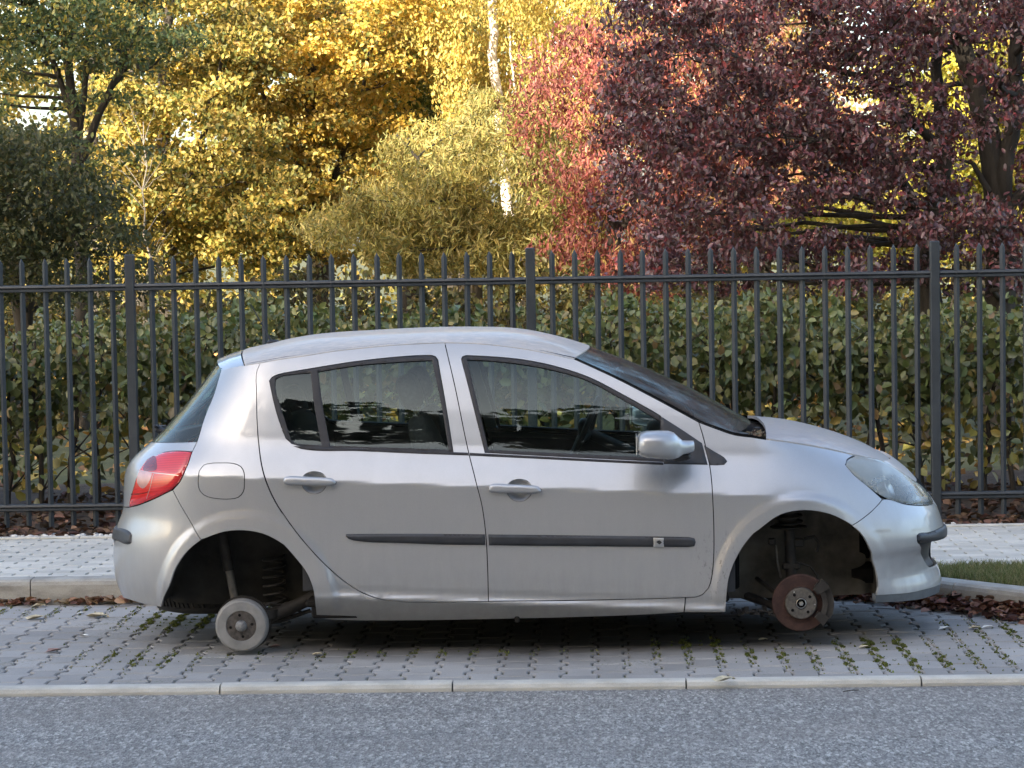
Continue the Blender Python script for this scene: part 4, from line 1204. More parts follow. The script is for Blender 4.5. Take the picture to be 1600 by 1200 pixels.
# ---- aerial
q = on_y(424, 534.5, CY); t_ = on_y(392, 476, CY)
a = Vector((q.x - CX, 0, q.z + .004)); b = Vector((t_.x - CX, 0, t_.z))
mb = MB(); mb.box(a + Vector((.01, 0, -.004)), (.06, .035, .022), None, .008); mb.tube([a, a.lerp(b, .2), b], [.006, .0035, .0022], 8)
mb.build('aerial', M_BLACK, CARG, True, sharp=40)
# bonnet washer jet
w1 = on_y(1246, 674.5, 12.40); mb = MB(); mb.box((w1.x - CX, -.22, w1.z + .002), (.03, .025, .010), None, .004); mb.build('washer_jet', M_BLACK, CARG)

# ---- rear brake drum, damper, arm
def rear_corner(s):
    c = Vector((-1.293, -.77 * s, .138)); d = Vector((0, -s, 0))
    mb = MB(); mb.lathe([(.0, -.004), (.066, -.004), (.068, .0), (.070, .0), (.072, .004), (.110, .004), (.117, .0), (.1205, -.006), (.1205, -.020), (.123, -.022), (.123, -.050), (.116, -.054), (.116, -.075), (.04, -.078)], c, d, 48)
    dr = mb.build('brake_drum', M_DRUM, CARG, True, sharp=28)
    mb = MB(); mb.lathe([(.0, .0005), (.0695, .0005), (.0695, -.002)], c, d, 40); hf = mb.build('hub_face', M_HUBR, dr, True, sharp=30)
    mb = MB(); mb.lathe([(0, .019), (.012, .0185), (.021, .015), (.026, .008), (.027, .0), (.032, .0), (.034, -.002)], c, d, 28); mb.build('dust_cap', M_ALU, dr, True, sharp=40)
    for k in range(4):
        an = R(8) + k * math.pi / 2
        p = c + Vector((math.cos(an) * .050, 0, math.sin(an) * .050)); mb = MB(); mb.lathe([(0, .0012), (.0062, .0012), (.0070, .0002)], p, d, 12); mb.build('bolt_hole', M_DARK, dr)
    mb = MB(); mb.lathe([(.0, -.079), (.128, -.079), (.130, -.084), (.05, -.10), (.0, -.10)], c, d, 36); mb.build('brake_back_plate', M_STRUT, CARG, True, sharp=30)
    g = lambda px, py, y: Vector((on_y(px, py, CY - abs(y)).x - CX, y, on_y(px, py, CY - abs(y)).z))
    y = -.60 * s
    mb = MB(); mb.tube([g(369, 948, y), g(357.5, 889, y)], .0185, 14); dmp = mb.build('damper_rod_tube', M_TUBE, CARG, True, sharp=40)
    mb = MB(); mb.tube([g(358, 891, y), g(345, 822, y)], [.026, .026], 14); mb.build('damper_sleeve', M_STRUT, dmp, True, sharp=40)
    mb = MB()
    mb.tube([c + Vector((0, .08 * s, 0)), c + Vector((.10, .13 * s, .02)), c + Vector((.24, .17 * s, .07)), c + Vector((.42, .20 * s, .15))], [.030, .034, .030, .034], 12)
    mb.tube([c + Vector((.03, .12 * s, -.01)), c + Vector((.16, .17 * s, -.005)), c + Vector((.30, .20 * s, .04))], .010, 8)
    mb.tube([c + Vector((.05, .10 * s, .05)), c + Vector((.12, .13 * s, .085)), c + Vector((.19, .15 * s, .07)), c + Vector((.27, .18 * s, .03)), c + Vector((.36, .16 * s, .05))], .006, 6)
    mb.tube([c + Vector((.10, .12 * s, .02)), c + Vector((.10, .12 * s, .06))], .055, 18)
    mb.box(c + Vector((.36, .10 * s, .10)), (.05, .06, .16), Matrix.Rotation(.3, 3, 'Y'), .01)
    mb.build('trailing_arm', M_STRUT, CARG, True, sharp=35)
    mb = MB(); sp = []
    for k in range(70):
        an = k * .55; sp.append(c + Vector((.13 + .05 * math.cos(an), .22 * s + .05 * math.sin(an), .05 + k * .0036)))
    mb.tube(sp, .007, 6); mb.build('coil_spring', M_STRUT, CARG, True)
rear_corner(1); rear_corner(-1)
mb = MB(); mb.tube([(-1.12, -.60, .17), (-1.08, -.3, .19), (-1.08, .3, .19), (-1.12, .60, .17)], .036, 12); mb.build('torsion_beam', M_STRUT, CARG, True, sharp=40)
# spare wheel slung flat under the boot floor
mb = MB(); tp = []
for (r, h) in ((.20, .03), (.215, .0), (.25, -.008), (.278, .0), (.290, .018), (.292, .05), (.292, .08), (.290, .112), (.278, .13), (.25, .138), (.215, .13), (.20, .10)): tp.append((r, h))
sc_ = Vector((-1.52, -.05, .135)); mb.lathe(tp, sc_, (0, 0, 1), 48, close=True)
sw = mb.build('spare_tyre', M_TYRE, CARG, True, sharp=40)
mb = MB()
for k in range(72):
    an = k / 72 * 2 * math.pi; rr = .2925
    p = sc_ + Vector((math.cos(an) * rr, math.sin(an) * rr, .065)); mb.box(p, (.010, .012, .085), Matrix.Rotation(an, 3, 'Z') @ Matrix.Rotation(.35, 3, 'X'))
mb.build('tyre_tread', M_TYRE, sw)
mb = MB(); mb.lathe([(0, .05), (.12, .04), (.19, .06), (.20, .03)], sc_, (0, 0, 1), 32); mb.build('wheel_rim', M_STRUT, sw, True)

# ---- front brake disc, calliper, strut
def front_corner(s):
    c = Vector((1.282, -.77 * s, .21)); d = Vector((0, -s, 0))
    mb = MB(); mb.lathe([(.074, -.018), (.076, -.026), (.080, -.026), (.127, -.025), (.131, -.028), (.131, -.034), (.126, -.035), (.126, -.041), (.131, -.042), (.131, -.049), (.07, -.050)], c, d, 56)
    ds = mb.build('brake_disc', M_RUST, CARG, True, sharp=28)
    mb = MB(); mb.lathe([(.026, .0), (.068, .0), (.072, -.004), (.073, -.026)], c, d, 44); mb.build('disc_hat', M_HUBG, ds, True, sharp=28)
    mb = MB(); mb.lathe([(.027, .001), (.026, -.012), (.0, -.012)], c, d, 24); mb.build('hub_bore', M_DARK, ds)
    mb = MB(); mb.lathe([(.0, .004), (.010, .003), (.0115, .0), (.0115, -.012)], c, d, 6); mb.lathe([(.019, -.004), (.021, -.001), (.024, -.002)], c, d, 24); mb.build('axle_nut', M_CHROME, ds, True, sharp=30)
    for k in range(4):
        an = R(38) + k * math.pi / 2
        p = c + Vector((math.cos(an) * .050, 0, math.sin(an) * .050)); mb = MB(); mb.lathe([(0, .001), (.0062, .001), (.0072, .0002)], p, d, 12); mb.build('bolt_hole', M_DARK, ds)
    for k in range(2):
        an = R(-5) + k * 2.2
        p = c + Vector((math.cos(an) * .062, 0, math.sin(an) * .062)); mb = MB(); mb.lathe([(0, .0012), (.003, .001), (.0034, .0)], p, d, 8); mb.build('locating_screw', M_CHROME, ds)
    # calliper bracket and body at the front edge of the disc
    mb = MB()
    def arcblock(a0, a1, r0, r1, y0, y1, n=8):
        vs = []; fs = []
        for i in range(n + 1):
            an = R(a0 + (a1 - a0) * i / n)
            for (r, y) in ((r0, y0), (r1, y0 + .006), (r1, y1), (r0, y1)):
                vs.append(c + Vector((math.cos(an) * r, -s * y, math.sin(an) * r)))
        for i in range(n):
            for k in range(4):
                k2 = (k + 1) % 4; fs.append((i * 4 + k, (i + 1) * 4 + k, (i + 1) * 4 + k2, i * 4 + k2))
        fs.append((0, 1, 2, 3)); fs.append(tuple(n * 4 + k for k in (3, 2, 1, 0)))
        mb.add(vs, fs)
    arcblock(-44, 52, .098, .120, .006, -.06)
    arcblock(-30, 40, .118, .150, -.002, -.085)
    arcblock(28, 50, .085, .146, .010, -.02); arcblock(-46, -26, .085, .140, .010, -.02)
    mb.tube([c + Vector((.118, 0, .075)), c + Vector((.118, .09 * s, .075))], .012, 10); mb.tube([c + Vector((.118, 0, -.060)), c + Vector((.118, .09 * s, -.060))], .012, 10)
    mb.tube([c + Vector((.10, .07 * s, 0)), c + Vector((.11, .16 * s, 0))], .034, 16)
    mb.build('brake_calliper', M_STRUT, CARG, True, sharp=30)
    g = lambda px, py, y: Vector((on_y(px, py, CY - abs(y)).x - CX, y, on_y(px, py, CY - abs(y)).z))
    y = -.60 * s
    mb = MB()
    mb.tube([g(1237, 905, y), g(1233, 828, y)], [.027, .024], 16); mb.lathe([(.0, .004), (.085, .0), (.088, -.006), (.06, -.010), (.024, -.012)], g(1232, 822, y), (0, 0, 1), 28)
    mb.tube([g(1232, 826, y), g(1232, 800, y)], .042, 16)
    mb.box(g(1236, 884, y), (.085, .05, .035), None, .008); mb.box(g(1206, 846, y), (.034, .03, .034), None, .006); mb.box(g(1248, 848, y), (.05, .02, .04), None, .006)
    mb.tube([g(1250, 880, y), g(1266, 885, y), g(1276, 898, y), g(1280, 915, y)], .006, 6)
    mb.tube([g(1256, 842, y), g(1272, 838, y), g(1280, 848, y), g(1276, 862, y)], .009, 6)
    mb.build('suspension_strut', M_STRUT, CARG, True, sharp=35)
    sp = []
    for k in range(60):
        an = k * .5; b0 = g(1232.5, 826, y); sp.append(b0 + Vector((.062 * math.cos(an), .062 * math.sin(an), .006 + k * .0022)))
    mb = MB(); mb.tube(sp, .006, 6); mb.build('coil_spring', M_STRUT, CARG, True)
    mb = MB(); mb.tube([g(1212, 852, y), g(1215, 880, y), g(1220, 903, y)], .0045, 6); mb.build('link_rod', M_TUBE, CARG, True)
    mb = MB()
    mb.box(c + Vector((-.02, .10 * s, .02)), (.10, .07, .16), None, .02)
    mb.tube([c + Vector((-.10, .10 * s, -.01)), c + Vector((-.02, .09 * s, .0))], .022, 12)
    mb.tube([c + Vector((.0, .10 * s, -.075)), c + Vector((-.06, .26 * s, -.03)), c + Vector((-.14, .44 * s, .0))], [.02, .026, .03], 10)
    mb.tube([c + Vector((.0, .10 * s, -.075)), c + Vector((-.16, .20 * s, -.02)), c + Vector((-.30, .36 * s, .02))], [.02, .018, .026], 10)
    mb.tube([c + Vector((0, .08 * s, 0)), c + Vector((-.02, .6 * s, .05))], .014, 10)
    mb.tube([c + Vector((-.10, .10 * s, .03)), c + Vector((-.20, .3 * s, .09)), c + Vector((-.24, .5 * s, .10))], .011, 8)
    mb.build('lower_control_arm', M_STRUT, CARG, True, sharp=35)
front_corner(1); front_corner(-1)
# dangling torn edge of the underside trim
mb = MB()
for k in range(14):
    x = 1.0 + k * .012; mb.box((x, -.70 + rnd.uniform(-.03, .03), .165 + rnd.uniform(-.01, .012)), (.02, .05, .006), Matrix.Rotation(rnd.uniform(-.6, .6), 3, 'X') @ Matrix.Rotation(rnd.uniform(-.5, .5), 3, 'Y'))
mb.build('torn_trim', M_STRUT, CARG)

# ---- cabin
def grid_panel(name, u0, u1, n, zlo, zhi, off, m, parent, s, k=8):
    V = []; F = []
    for i in range(n + 1):
        u = u0 + (u1 - u0) * i / n
        for j in range(k + 1):
            z = zlo(u) + (zhi(u) - zlo(u)) * j / k; V.append((u, z))
    V = np.array(V); P = P_of(V[:, 0], V[:, 1]) + N_of(V[:, 0], V[:, 1]) * off
    for i in range(n):
        for j in range(k):
            a = i * (k + 1) + j; F.append((a, a + 1, a + k + 2, a + k + 1))
    return mesh_obj(name, (P * [1, s, 1]).tolist(), F, m, parent, True)
for s, a, b in ((1, RD, FD), (-1, RDF, FDF)):
    grid_panel('door_card', -.18, .98, 14, lambda u: .26, lambda u: .895 - .045 * u, -.055, M_INT, b, s)
    grid_panel('door_card', -1.0, -.22, 12, lambda u: .30, lambda u: .905 - .045 * u, -.055, M_INT, a, s)
    grid_panel('inner_side_trim', -1.62, -1.10, 10, lambda u: .62, lambda u: 1.30 if u > -1.4 else 1.30 + (u + 1.4) * 1.2, -.06, M_INT, CARG, s)
hl = loft('headliner', resample(ROOF_E, 40) + [0, .02, -.012], [(x, 0, z) for x, _, z in roofC], simple('headliner_cloth', (.30, .30, .29), .95), CARG, n=30, k=21, nz=3.2, nx=2.2, lift=-.035)
def soft_box(c, d, rot=None, n=10, p=4.0, taper=0.0):
    """rounded cushion"""
    V = []; F = []; m_ = 2 * n
    for i in range(n + 1):
        th = -math.pi / 2 + math.pi * i / n
        for j in range(m_):
            ph = 2 * math.pi * j / m_
            f = lambda v: math.copysign(abs(v) ** (2 / p), v)
            x = f(math.cos(th)) * f(math.cos(ph)); y = f(math.cos(th)) * f(math.sin(ph)); z = f(math.sin(th))
            k = 1 - taper * (z + 1) / 2
            v = Vector((x * d[0] / 2 * k, y * d[1] / 2 * k, z * d[2] / 2))
            V.append((rot @ v if rot is not None else v) + Vector(c))
    for i in range(n):
        for j in range(m_):
            j2 = (j + 1) % m_; F.append((i * m_ + j, i * m_ + j2, (i + 1) * m_ + j2, (i + 1) * m_ + j))
    return V, F
def seat(x, y, w, rear=False):
    t = empty('seat', (0, 0, 0), CARG)
    rot = Matrix.Rotation(R(-20), 3, 'Y')
    mb = MB(); mb.add(*soft_box((x + .28, y, .50), (.50, w, .17), Matrix.Rotation(R(-6), 3, 'Y'))); mb.build('cushion', M_SEAT, t, True)
    mb = MB(); mb.add(*soft_box((x, y, .78), (.15, w, .62), rot, taper=.12)); mb.build('backrest', M_SEAT, t, True)
    for yy in ((y,) if not rear else (y - .36, y + .36)):
        hz = 1.185 if not rear else 1.10
        mb = MB(); mb.add(*soft_box((x - .135, yy, hz), (.11, .25, .17), rot, p=3)); mb.build('headrest', M_SEAT, t, True)
        mb = MB()
        for q in (-.06, .06): mb.tube([(x - .09, yy + q, hz - .16), (x - .12, yy + q, hz - .05)], .007, 8)
        mb.build('headrest_post', M_CHROME, t, True)
xs = on_y(640, 590, CY - .36).x - CX + .135
seat(xs, -.36, .50); seat(xs + .0, .36, .50); seat(-1.02, 0, 1.16, True)
mb = MB()
mb.add(*soft_box((.86, 0, .80), (.42, 1.36, .34), Matrix.Rotation(.12, 3, 'Y'), p=5)); mb.box((.35, 0, .42), (1.1, .22, .30), bevel=.05)
mb.add(*soft_box((.72, .37, .945), (.22, .34, .10), None, p=3))
mb.build('dashboard', M_INT, CARG, True, sharp=50)
wc_ = Vector((on_y(912, 664, CY + .36).x - CX, .36, .93)); ax = Vector((-.90, 0, .42)).normalized()
mb = MB(); a_ = ax.cross(Vector((0, 1, 0))).normalized(); b_ = Vector((0, 1, 0))
ring = [wc_ + (a_ * math.cos(k / 32 * 2 * math.pi) + b_ * math.sin(k / 32 * 2 * math.pi)) * .178 for k in range(33)]
mb.tube(ring, .015, 10, cap=False)
for an in (0, 1.9, -1.9): mb.tube([wc_ - ax * .02, wc_ + (a_ * math.cos(an + math.pi) + b_ * math.sin(an + math.pi)) * .172], [.03, .014], 8)
mb.tube([wc_ - ax * .02, wc_ - ax * .30], .03, 10); mb.add(*soft_box(wc_, (.06, .15, .13), None, p=3))
mb.build('steering_wheel', M_BLACK, CARG, True, sharp=50)
mb = MB(); mb.add(*soft_box((.47, 0, 1.235), (.03, .22, .07), Matrix.Rotation(.2, 3, 'Y'), p=4)); mb.build('rear_view_mirror', M_BLACK, CARG, True)
for yy in (-.30, .30):
    mb = MB(); mb.box((.36, yy, 1.275), (.14, .32, .012), Matrix.Rotation(.35, 3, 'Y'), .005); mb.build('sun_visor', M_SEAT, CARG)
# ================================================================ vegetation
RG = np.random.default_rng(11)
def m_leaf(name, trans=.45, rough=.5, spec=.35):
    m = NT(name)
    at = m.n('ShaderNodeAttribute', _attribute_name='tint').outputs['Color']
    m.base(at); m.set(Roughness=rough); m.b.inputs['Specular IOR Level'].default_value = spec
    tl = m.n('ShaderNodeBsdfTranslucent', Color=m.mix(1.0, at, (1.15, 1.05, .7), 'MULTIPLY'))
    mx = m.n('ShaderNodeMixShader', i0=trans, i1=m.b.outputs[0], i2=tl.outputs[0])
    m.l(mx.outputs[0], m.out.inputs[0]); return m.m
M_LEAF = m_leaf('tree_leaf'); M_LEAFG = m_leaf('glossy_leaf', .25, .38, .5); M_LEAFP = m_leaf('purple_leaf', .22, .36, .55)
def m_bark(name, a, b, sc=12):
    m = NT(name); co = m.coord()
    m.base(m.ramp(m.noise(m.mapping(co, (1, 1, .25)), sc, 6, .7), [(.35, a), (.65, b)])); m.set(Roughness=.9)
    m.bump(m.noise(m.mapping(co, (1, 1, .3)), sc * 2, 5), .8, .02); return m.m
M_BARK = m_bark('dark_bark', (.022, .018, .013), (.055, .045, .033)); M_BARKP = m_bark('pale_bark', (.16, .14, .11), (.30, .27, .21), 30)
def m_birch():
    m = NT('birch_bark'); co = m.coord()
    f = m.noise(m.mapping(co, (2.5, 2.5, 16)), 2.2, 6, .7); g = m.noise(co, 3, 4)
    c = m.mix(m.ramp(f, [(.56, 0), (.64, 1)]), (.56, .50, .41), (.07, .055, .045)); c = m.mix(m.ramp(g, [(.5, 0), (.8, .5)]), c, (.35, .28, .2))
    m.base(c); m.set(Roughness=.7); m.bump(f, .4, .01); return m.m
M_BIRCH = m_birch()

def leaves(C, size, ratio, cols, nrm_bias=(0, -.35, .5), droop=.3, fold=.25, spread=1.0, dirs=None):
    """one folded six-point leaf at each centre. C (n,3); size scalar or (n,); cols (n,3)"""
    n = len(C); size = np.broadcast_to(np.asarray(size, float), (n,)) * RG.uniform(.7, 1.25, n)
    d = RG.normal(size=(n, 3)) * spread; d[:, 2] -= droop * 1.6
    if dirs is not None: d = d * .5 + dirs
    d /= np.linalg.norm(d, axis=1, keepdims=True)
    nr = RG.normal(size=(n, 3)) * .75 + np.array(nrm_bias); nr -= (nr * d).sum(1, keepdims=True) * d; nr /= np.maximum(np.linalg.norm(nr, axis=1, keepdims=True), 1e-6)
    s = np.cross(d, nr)
    L_ = size[:, None]; W_ = L_ * ratio * .5
    b = C - d * L_ * .5; t = C + d * L_ * .5 - nr * L_ * .08; f = nr * W_ * fold
    p1 = C - d * L_ * .22; p2 = C + d * L_ * .18
    V = np.stack([b, p1 + s * W_ * .9 + f, p2 + s * W_ + f, t, p2 - s * W_ + f, p1 - s * W_ * .9 + f], 1).reshape(-1, 3)
    i = np.arange(n)[:, None] * 6
    F = np.concatenate([i + np.array([[0, 1, 2, 3]]), i + np.array([[0, 3, 4, 5]])], 0)
    return V, F, np.repeat(cols, 6, axis=0)
def palette(n, cols, w=None, jit=.18):
    cols = np.array(cols); k = RG.choice(len(cols), n, p=None if w is None else np.array(w) / np.sum(w))
    return np.clip(cols[k] * RG.uniform(1 - jit, 1 + jit, (n, 1)) * RG.uniform(1 - jit * .4, 1 + jit * .4, (n, 3)), 0, 1)
def clumps(centres, per, rad, flat=.6):
    n = len(centres); o = RG.normal(size=(n, per, 3)); o /= np.linalg.norm(o, axis=2, keepdims=True); o *= RG.uniform(0, 1, (n, per, 1)) ** .5
    r = np.broadcast_to(np.asarray(rad, float), (n,))[:, None, None] * RG.uniform(.6, 1.3, (n, 1, 1))
    return (centres[:, None, :] + o * r * np.array([1, 1, flat])).reshape(-1, 3), np.repeat(np.arange(n), per)
def crown_pts(c, r, n, hollow=.35, lump=.35, seed=1):
    """cluster centres spread through an uneven crown volume"""
    g = np.random.default_rng(seed); out = []
    dirs = g.normal(size=(14, 3)); dirs /= np.linalg.norm(dirs, axis=1, keepdims=True); amp = g.uniform(-1, 1, 14) * lump
    while len(out) < n:
        v = g.normal(size=3); v /= np.linalg.norm(v); k = 1 + (amp * np.maximum(dirs @ v, 0) ** 6).sum()
        rr = (hollow + (1 - hollow) * g.uniform() ** .6) * k
        out.append(np.array(c) + v * np.array(r) * rr)
    return np.array(out)
def vary(cl_id, cols, amt=.35, seed=3):
    g = np.random.default_rng(seed); k = g.uniform(1 - amt, 1 + amt, cl_id.max() + 1)
    return np.clip(cols * k[cl_id][:, None], 0, 1)
def limb(mb, a, b, r0, r1, wob=.06, seg=6, n=7):
    a, b = Vector(a), Vector(b); L_ = (b - a).length; pts = []; rs = []
    for i in range(seg + 1):
        t = i / seg; p = a.lerp(b, t); k = math.sin(t * math.pi)
        pts.append(p + Vector((rnd.uniform(-1, 1), rnd.uniform(-1, 1), rnd.uniform(-.3, .6))) * L_ * wob * (k if 0 < i < seg else 0)); rs.append(r0 + (r1 - r0) * t)
    mb.tube(pts, rs, n, cap=False); return pts
def tree(name, base, stems, cl, per, rad, size, ratio, cols, w, label, cat='tree', group=None, bark=None, leafm=None, flat=.6, droop=.3, vamt=.35, branch=14, bias=(0, -.35, .5), r0=.12, spread=1.0, extra=None, vs=3):
    t = empty(name, base); tag(t, label, cat, group); b0 = np.array(base)
    P, ids = clumps(cl, per, rad, flat)
    V, F, C = leaves(P, size, ratio, vary(ids, palette(len(P), cols, w), vamt, vs), bias, droop, spread=spread)
    fast_mesh('crown', V - b0, F, leafm or M_LEAF, t, C)
    mb = MB(); tips = []
    for s in stems:
        prev = Vector(s[0][0])
        for (p, r), (q, r2) in zip(s[:-1], s[1:]):
            pts = limb(mb, Vector(p), Vector(q), r, r2, .03, 5, 9); tips += [(x, r2) for x in pts[1:]]
    if branch and tips:
        idx = RG.choice(len(cl), min(branch, len(cl)), replace=False)
        for i in idx:
            q = Vector(cl[i]); x, r = min(tips, key=lambda a: (a[0] - q).length + (2 if a[0].z > q.z else 0))
            limb(mb, x, q, min(r, r0 * .35) * .6 + .004, .004, .08, 5, 5)
    mb.v = [v - Vector(base) for v in mb.v]
    mb.build('trunk', bark or M_BARK, t, True)
    return t
def at(px, py, Y): return tuple(on_y(px, py, Y))
GZ = .09

# ---- hornbeam hedge behind the fence
def hedge():
    t = empty('clipped_hedge', (0, 17.5, GZ)); tag(t, 'leafy green waist-high hedge growing along the back of the steel fence', 'hedge')
    N = 46000
    x = RG.uniform(-8.8, 8.8, N); z = RG.uniform(0, 1, N); y = 17.5 + RG.normal(0, .23, N)
    top = 1.40 + .07 * np.sin(x * 2.1) + .05 * np.sin(x * 5.3 + 1) + .03 * np.sin(x * 13)
    z = .16 + (top - .16) * z ** .72 + RG.normal(0, .02, N)
    # gaps low down where the light comes through
    hole = np.sin(x * 3.7 + z * 2) * .5 + np.sin(x * 9.1 - z * 6) * .35 + np.sin(z * 11 + x) * .25
    keep = RG.uniform(0, 1, N) < np.clip(.40 + (z - .45) * 1.0 - .5 * np.maximum(hole, 0) * (z < .85), .14, 1)
    P = np.stack([x, y, z], 1)[keep]; n = len(P)
    cols = palette(n, [(.075, .095, .032), (.115, .135, .045), (.165, .170, .060), (.25, .21, .065), (.18, .12, .05)], [4, 5, 3, 1.0, .35], .22)
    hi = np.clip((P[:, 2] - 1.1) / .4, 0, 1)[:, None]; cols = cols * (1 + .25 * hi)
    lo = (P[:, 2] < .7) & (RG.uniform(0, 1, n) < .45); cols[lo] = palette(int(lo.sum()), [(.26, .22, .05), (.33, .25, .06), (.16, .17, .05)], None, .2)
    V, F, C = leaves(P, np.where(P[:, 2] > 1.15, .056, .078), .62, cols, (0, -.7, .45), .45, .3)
    # long shoots above the clipped line
    sx = RG.uniform(-8.5, 8.6, 110); SP = []
    for q in sx:
        h = RG.uniform(.02, .11); k = int(4 + h * 40)
        tt = np.linspace(0, 1, k); SP.append(np.stack([q + tt * RG.uniform(-.08, .08) + RG.normal(0, .015, k), 17.5 + RG.normal(0, .1) + RG.normal(0, .015, k), 1.37 + tt * h + RG.normal(0, .01, k)], 1))
    SP = np.concatenate(SP); V2, F2, C2 = leaves(SP, .062, .6, palette(len(SP), [(.09, .12, .04), (.13, .15, .05)], None, .2), (0, -.7, .45), -.1, .3)
    b = np.array([0, 17.5, GZ])
    o = fast_mesh('leaves', np.concatenate([V, V2]) - b, np.concatenate([F, F2 + len(V)]), M_LEAFG, t, np.concatenate([C, C2])); o['kind'] = 'stuff'
    mb = MB()
    for k in range(86):
        x0 = -8.7 + k * .205 + rnd.uniform(-.05, .05); y0 = 17.5 + rnd.uniform(-.08, .08)
        p = limb(mb, (x0, y0, 0.02), (x0 + rnd.uniform(-.12, .12), y0 + rnd.uniform(-.1, .1), 1.25), .022, .008, .03, 6, 6)
        for q in range(6):
            a = p[rnd.randint(1, 5)]; limb(mb, a, a + Vector((rnd.uniform(-.28, .28), rnd.uniform(-.2, .2), rnd.uniform(.02, .3))), .008, .003, .06, 3, 5)
    mb.v = [v - Vector((0, 17.5, GZ)) for v in mb.v]
    o = mb.build('stems', M_BARK, t, True); o['kind'] = 'stuff'
hedge()

# ---- purple-leaved maple in the shade on the right (nearest tree)
pc = []
g = np.random.default_rng(5)
while len(pc) < 1060:
    px, py = g.uniform(930, 1680), g.uniform(-60, 455); Y = g.uniform(20.6, 24.2)
    left = 955 + 25 * math.sin(py * .035) + 18 * math.sin(py * .011 + 2) + (60 if py > 300 else 0) * g.uniform()
    if px < left + g.normal() * 22: continue
    low = 432 + 24 * math.sin(px * .02)
    if py > low and g.uniform() < .6: continue
    # openings
    d1 = ((px - 1545) / 62) ** 2 + ((py - 262) / 62) ** 2; d2 = ((px - 1330) / 70) ** 2 + ((py - 345) / 22) ** 2; d3 = ((px - 1235) / 35) ** 2 + ((py - 50) / 32) ** 2
    d4 = ((px - 1085) / 30) ** 2 + ((py - 120) / 45) ** 2; d5 = ((px - 1395) / 45) ** 2 + ((py - 395) / 26) ** 2; d6 = ((px - 1530) / 90) ** 2 + ((py - 130) / 50) ** 2; d7 = ((px - 1350) / 30) ** 2 + ((py - 150) / 22) ** 2
    if min(d1, d2, d3, d4, d5, d7) < 1 and g.uniform() < .93: continue
    if d6 < 1 and g.uniform() < .35: continue
    if px > 1390 and py > 150 and g.uniform() < .22: continue
    v = at(px, py, Y); pc.append(v)
up = crown_pts((3.6, 22.6, 7.2), (3.9, 2.4, 3.0), 260, .2, .3, 8)
up = up[up[:, 2] > 4.15]
pc = np.array(pc)
mb_x = at(1560, 440, 22.4)[0]
stems = [[((mb_x, 22.4, GZ), .15), (at(1562, 330, 22.4), .12), (at(1545, 210, 22.4), .10), (at(1500, 60, 22.5), .08), (at(1480, -80, 22.6), .06)],
         [(at(1562, 330, 22.4), .085), (at(1585, 180, 22.3), .065), (at(1590, 20, 22.2), .05), (at(1600, -120, 22.2), .04)],
         [((at(1455, 440, 22.6)[0], 22.6, GZ), .11), (at(1450, 380, 22.6), .10), (at(1478, 240, 22.7), .07), (at(1462, 110, 22.8), .05), (at(1470, -40, 22.8), .04)],
         [(at(1450, 400, 22.6), .06), (at(1420, 300, 22.4), .045), (at(1380, 225, 22.3), .03), (at(1290, 215, 22.0), .018), (at(1230, 235, 21.8), .008)],
         [(at(1478, 240, 22.7), .045), (at(1350, 120, 22.2), .03), (at(1250, 95, 22.0), .02), (at(1150, 120, 21.8), .010)],
         [(at(1545, 300, 22.3), .03), (at(1520, 255, 22.3), .02), (at(1500, 250, 22.3), .008)],
         [(at(1600, 300, 22.4), .05), (at(1565, 330, 22.4), .05)]]
tm = tree('purple_maple', (mb_x, 22.4, GZ), stems, np.concatenate([pc]), 56, .19, .056, .48, [(.095, .036, .042), (.125, .052, .056), (.165, .055, .055), (.21, .045, .045), (.10, .062, .052), (.155, .11, .115)], [4, 5, 2, 1, 3, 2.2],
     'dark purple-leaved tree with several stems, shading the right end of the fence', 'tree', leafm=M_LEAFP, droop=.55, vamt=.3, branch=90, bias=(0, -.45, .6))
P, ids = clumps(up, 60, .5); V, F, C = leaves(P, .15, .55, palette(len(P), [(.07, .025, .03), (.10, .035, .035)]), droop=.4)
fast_mesh('upper_crown', V - np.array((mb_x, 22.4, GZ)), F, M_LEAFP, tm, C)

# ---- dark green tree with forked stems on the left, in half shade
YL = 25.0
def cl_px(n, f, Y0, Y1, seed):
    g = np.random.default_rng(seed); out = []
    while len(out) < n:
        px, py = g.uniform(-60, 1660), g.uniform(-70, 470)
        if f(px, py, g): out.append(at(px, py, g.uniform(Y0, Y1)))
    return np.array(out)
def ell(px, py, cx, cy, rx, ry):
    a, b = (px - cx) / rx, (py - cy) / ry; th = math.atan2(b, a)
    k = 1 + .14 * math.sin(3 * th + cx) + .13 * math.sin(5 * th + cy * 1.7) + .11 * math.sin(9 * th + cx * .7) + .07 * math.sin(16 * th + cy)
    return a * a + b * b < k * k
cl1 = cl_px(235, lambda x, y, g: (ell(x, y, 60, 10, 170, 75) or ell(x, y, 190, 60, 95, 55) or (ell(x, y, 70, 190, 150, 110) and g.uniform() < .22)), 23.6, 26.2, 21)
stems = [[(at(122, 470, YL)[:2] + (GZ,), .085), (at(124, 330, YL), .075), (at(118, 200, YL), .055), (at(100, 60, YL), .035), (at(70, -60, YL), .025)],
         [(at(120, 205, YL), .035), (at(92, 120, YL), .03), (at(60, 40, YL), .022), (at(40, -40, YL), .018)],
         [(at(124, 215, YL), .035), (at(135, 110, YL), .03), (at(140, 0, YL), .022)],
         [(at(128, 250, YL), .045), (at(150, 190, YL), .038), (at(190, 100, YL), .025), (at(230, 30, YL), .014)],
         [(at(150, 190, YL), .03), (at(172, 140, YL), .028), (at(205, 95, YL), .025), (at(222, 112, YL), .02)],
         [(at(100, 60, YL), .03), (at(132, 52, YL), .022)]]
b1 = at(122, 470, YL)[:2] + (GZ,)
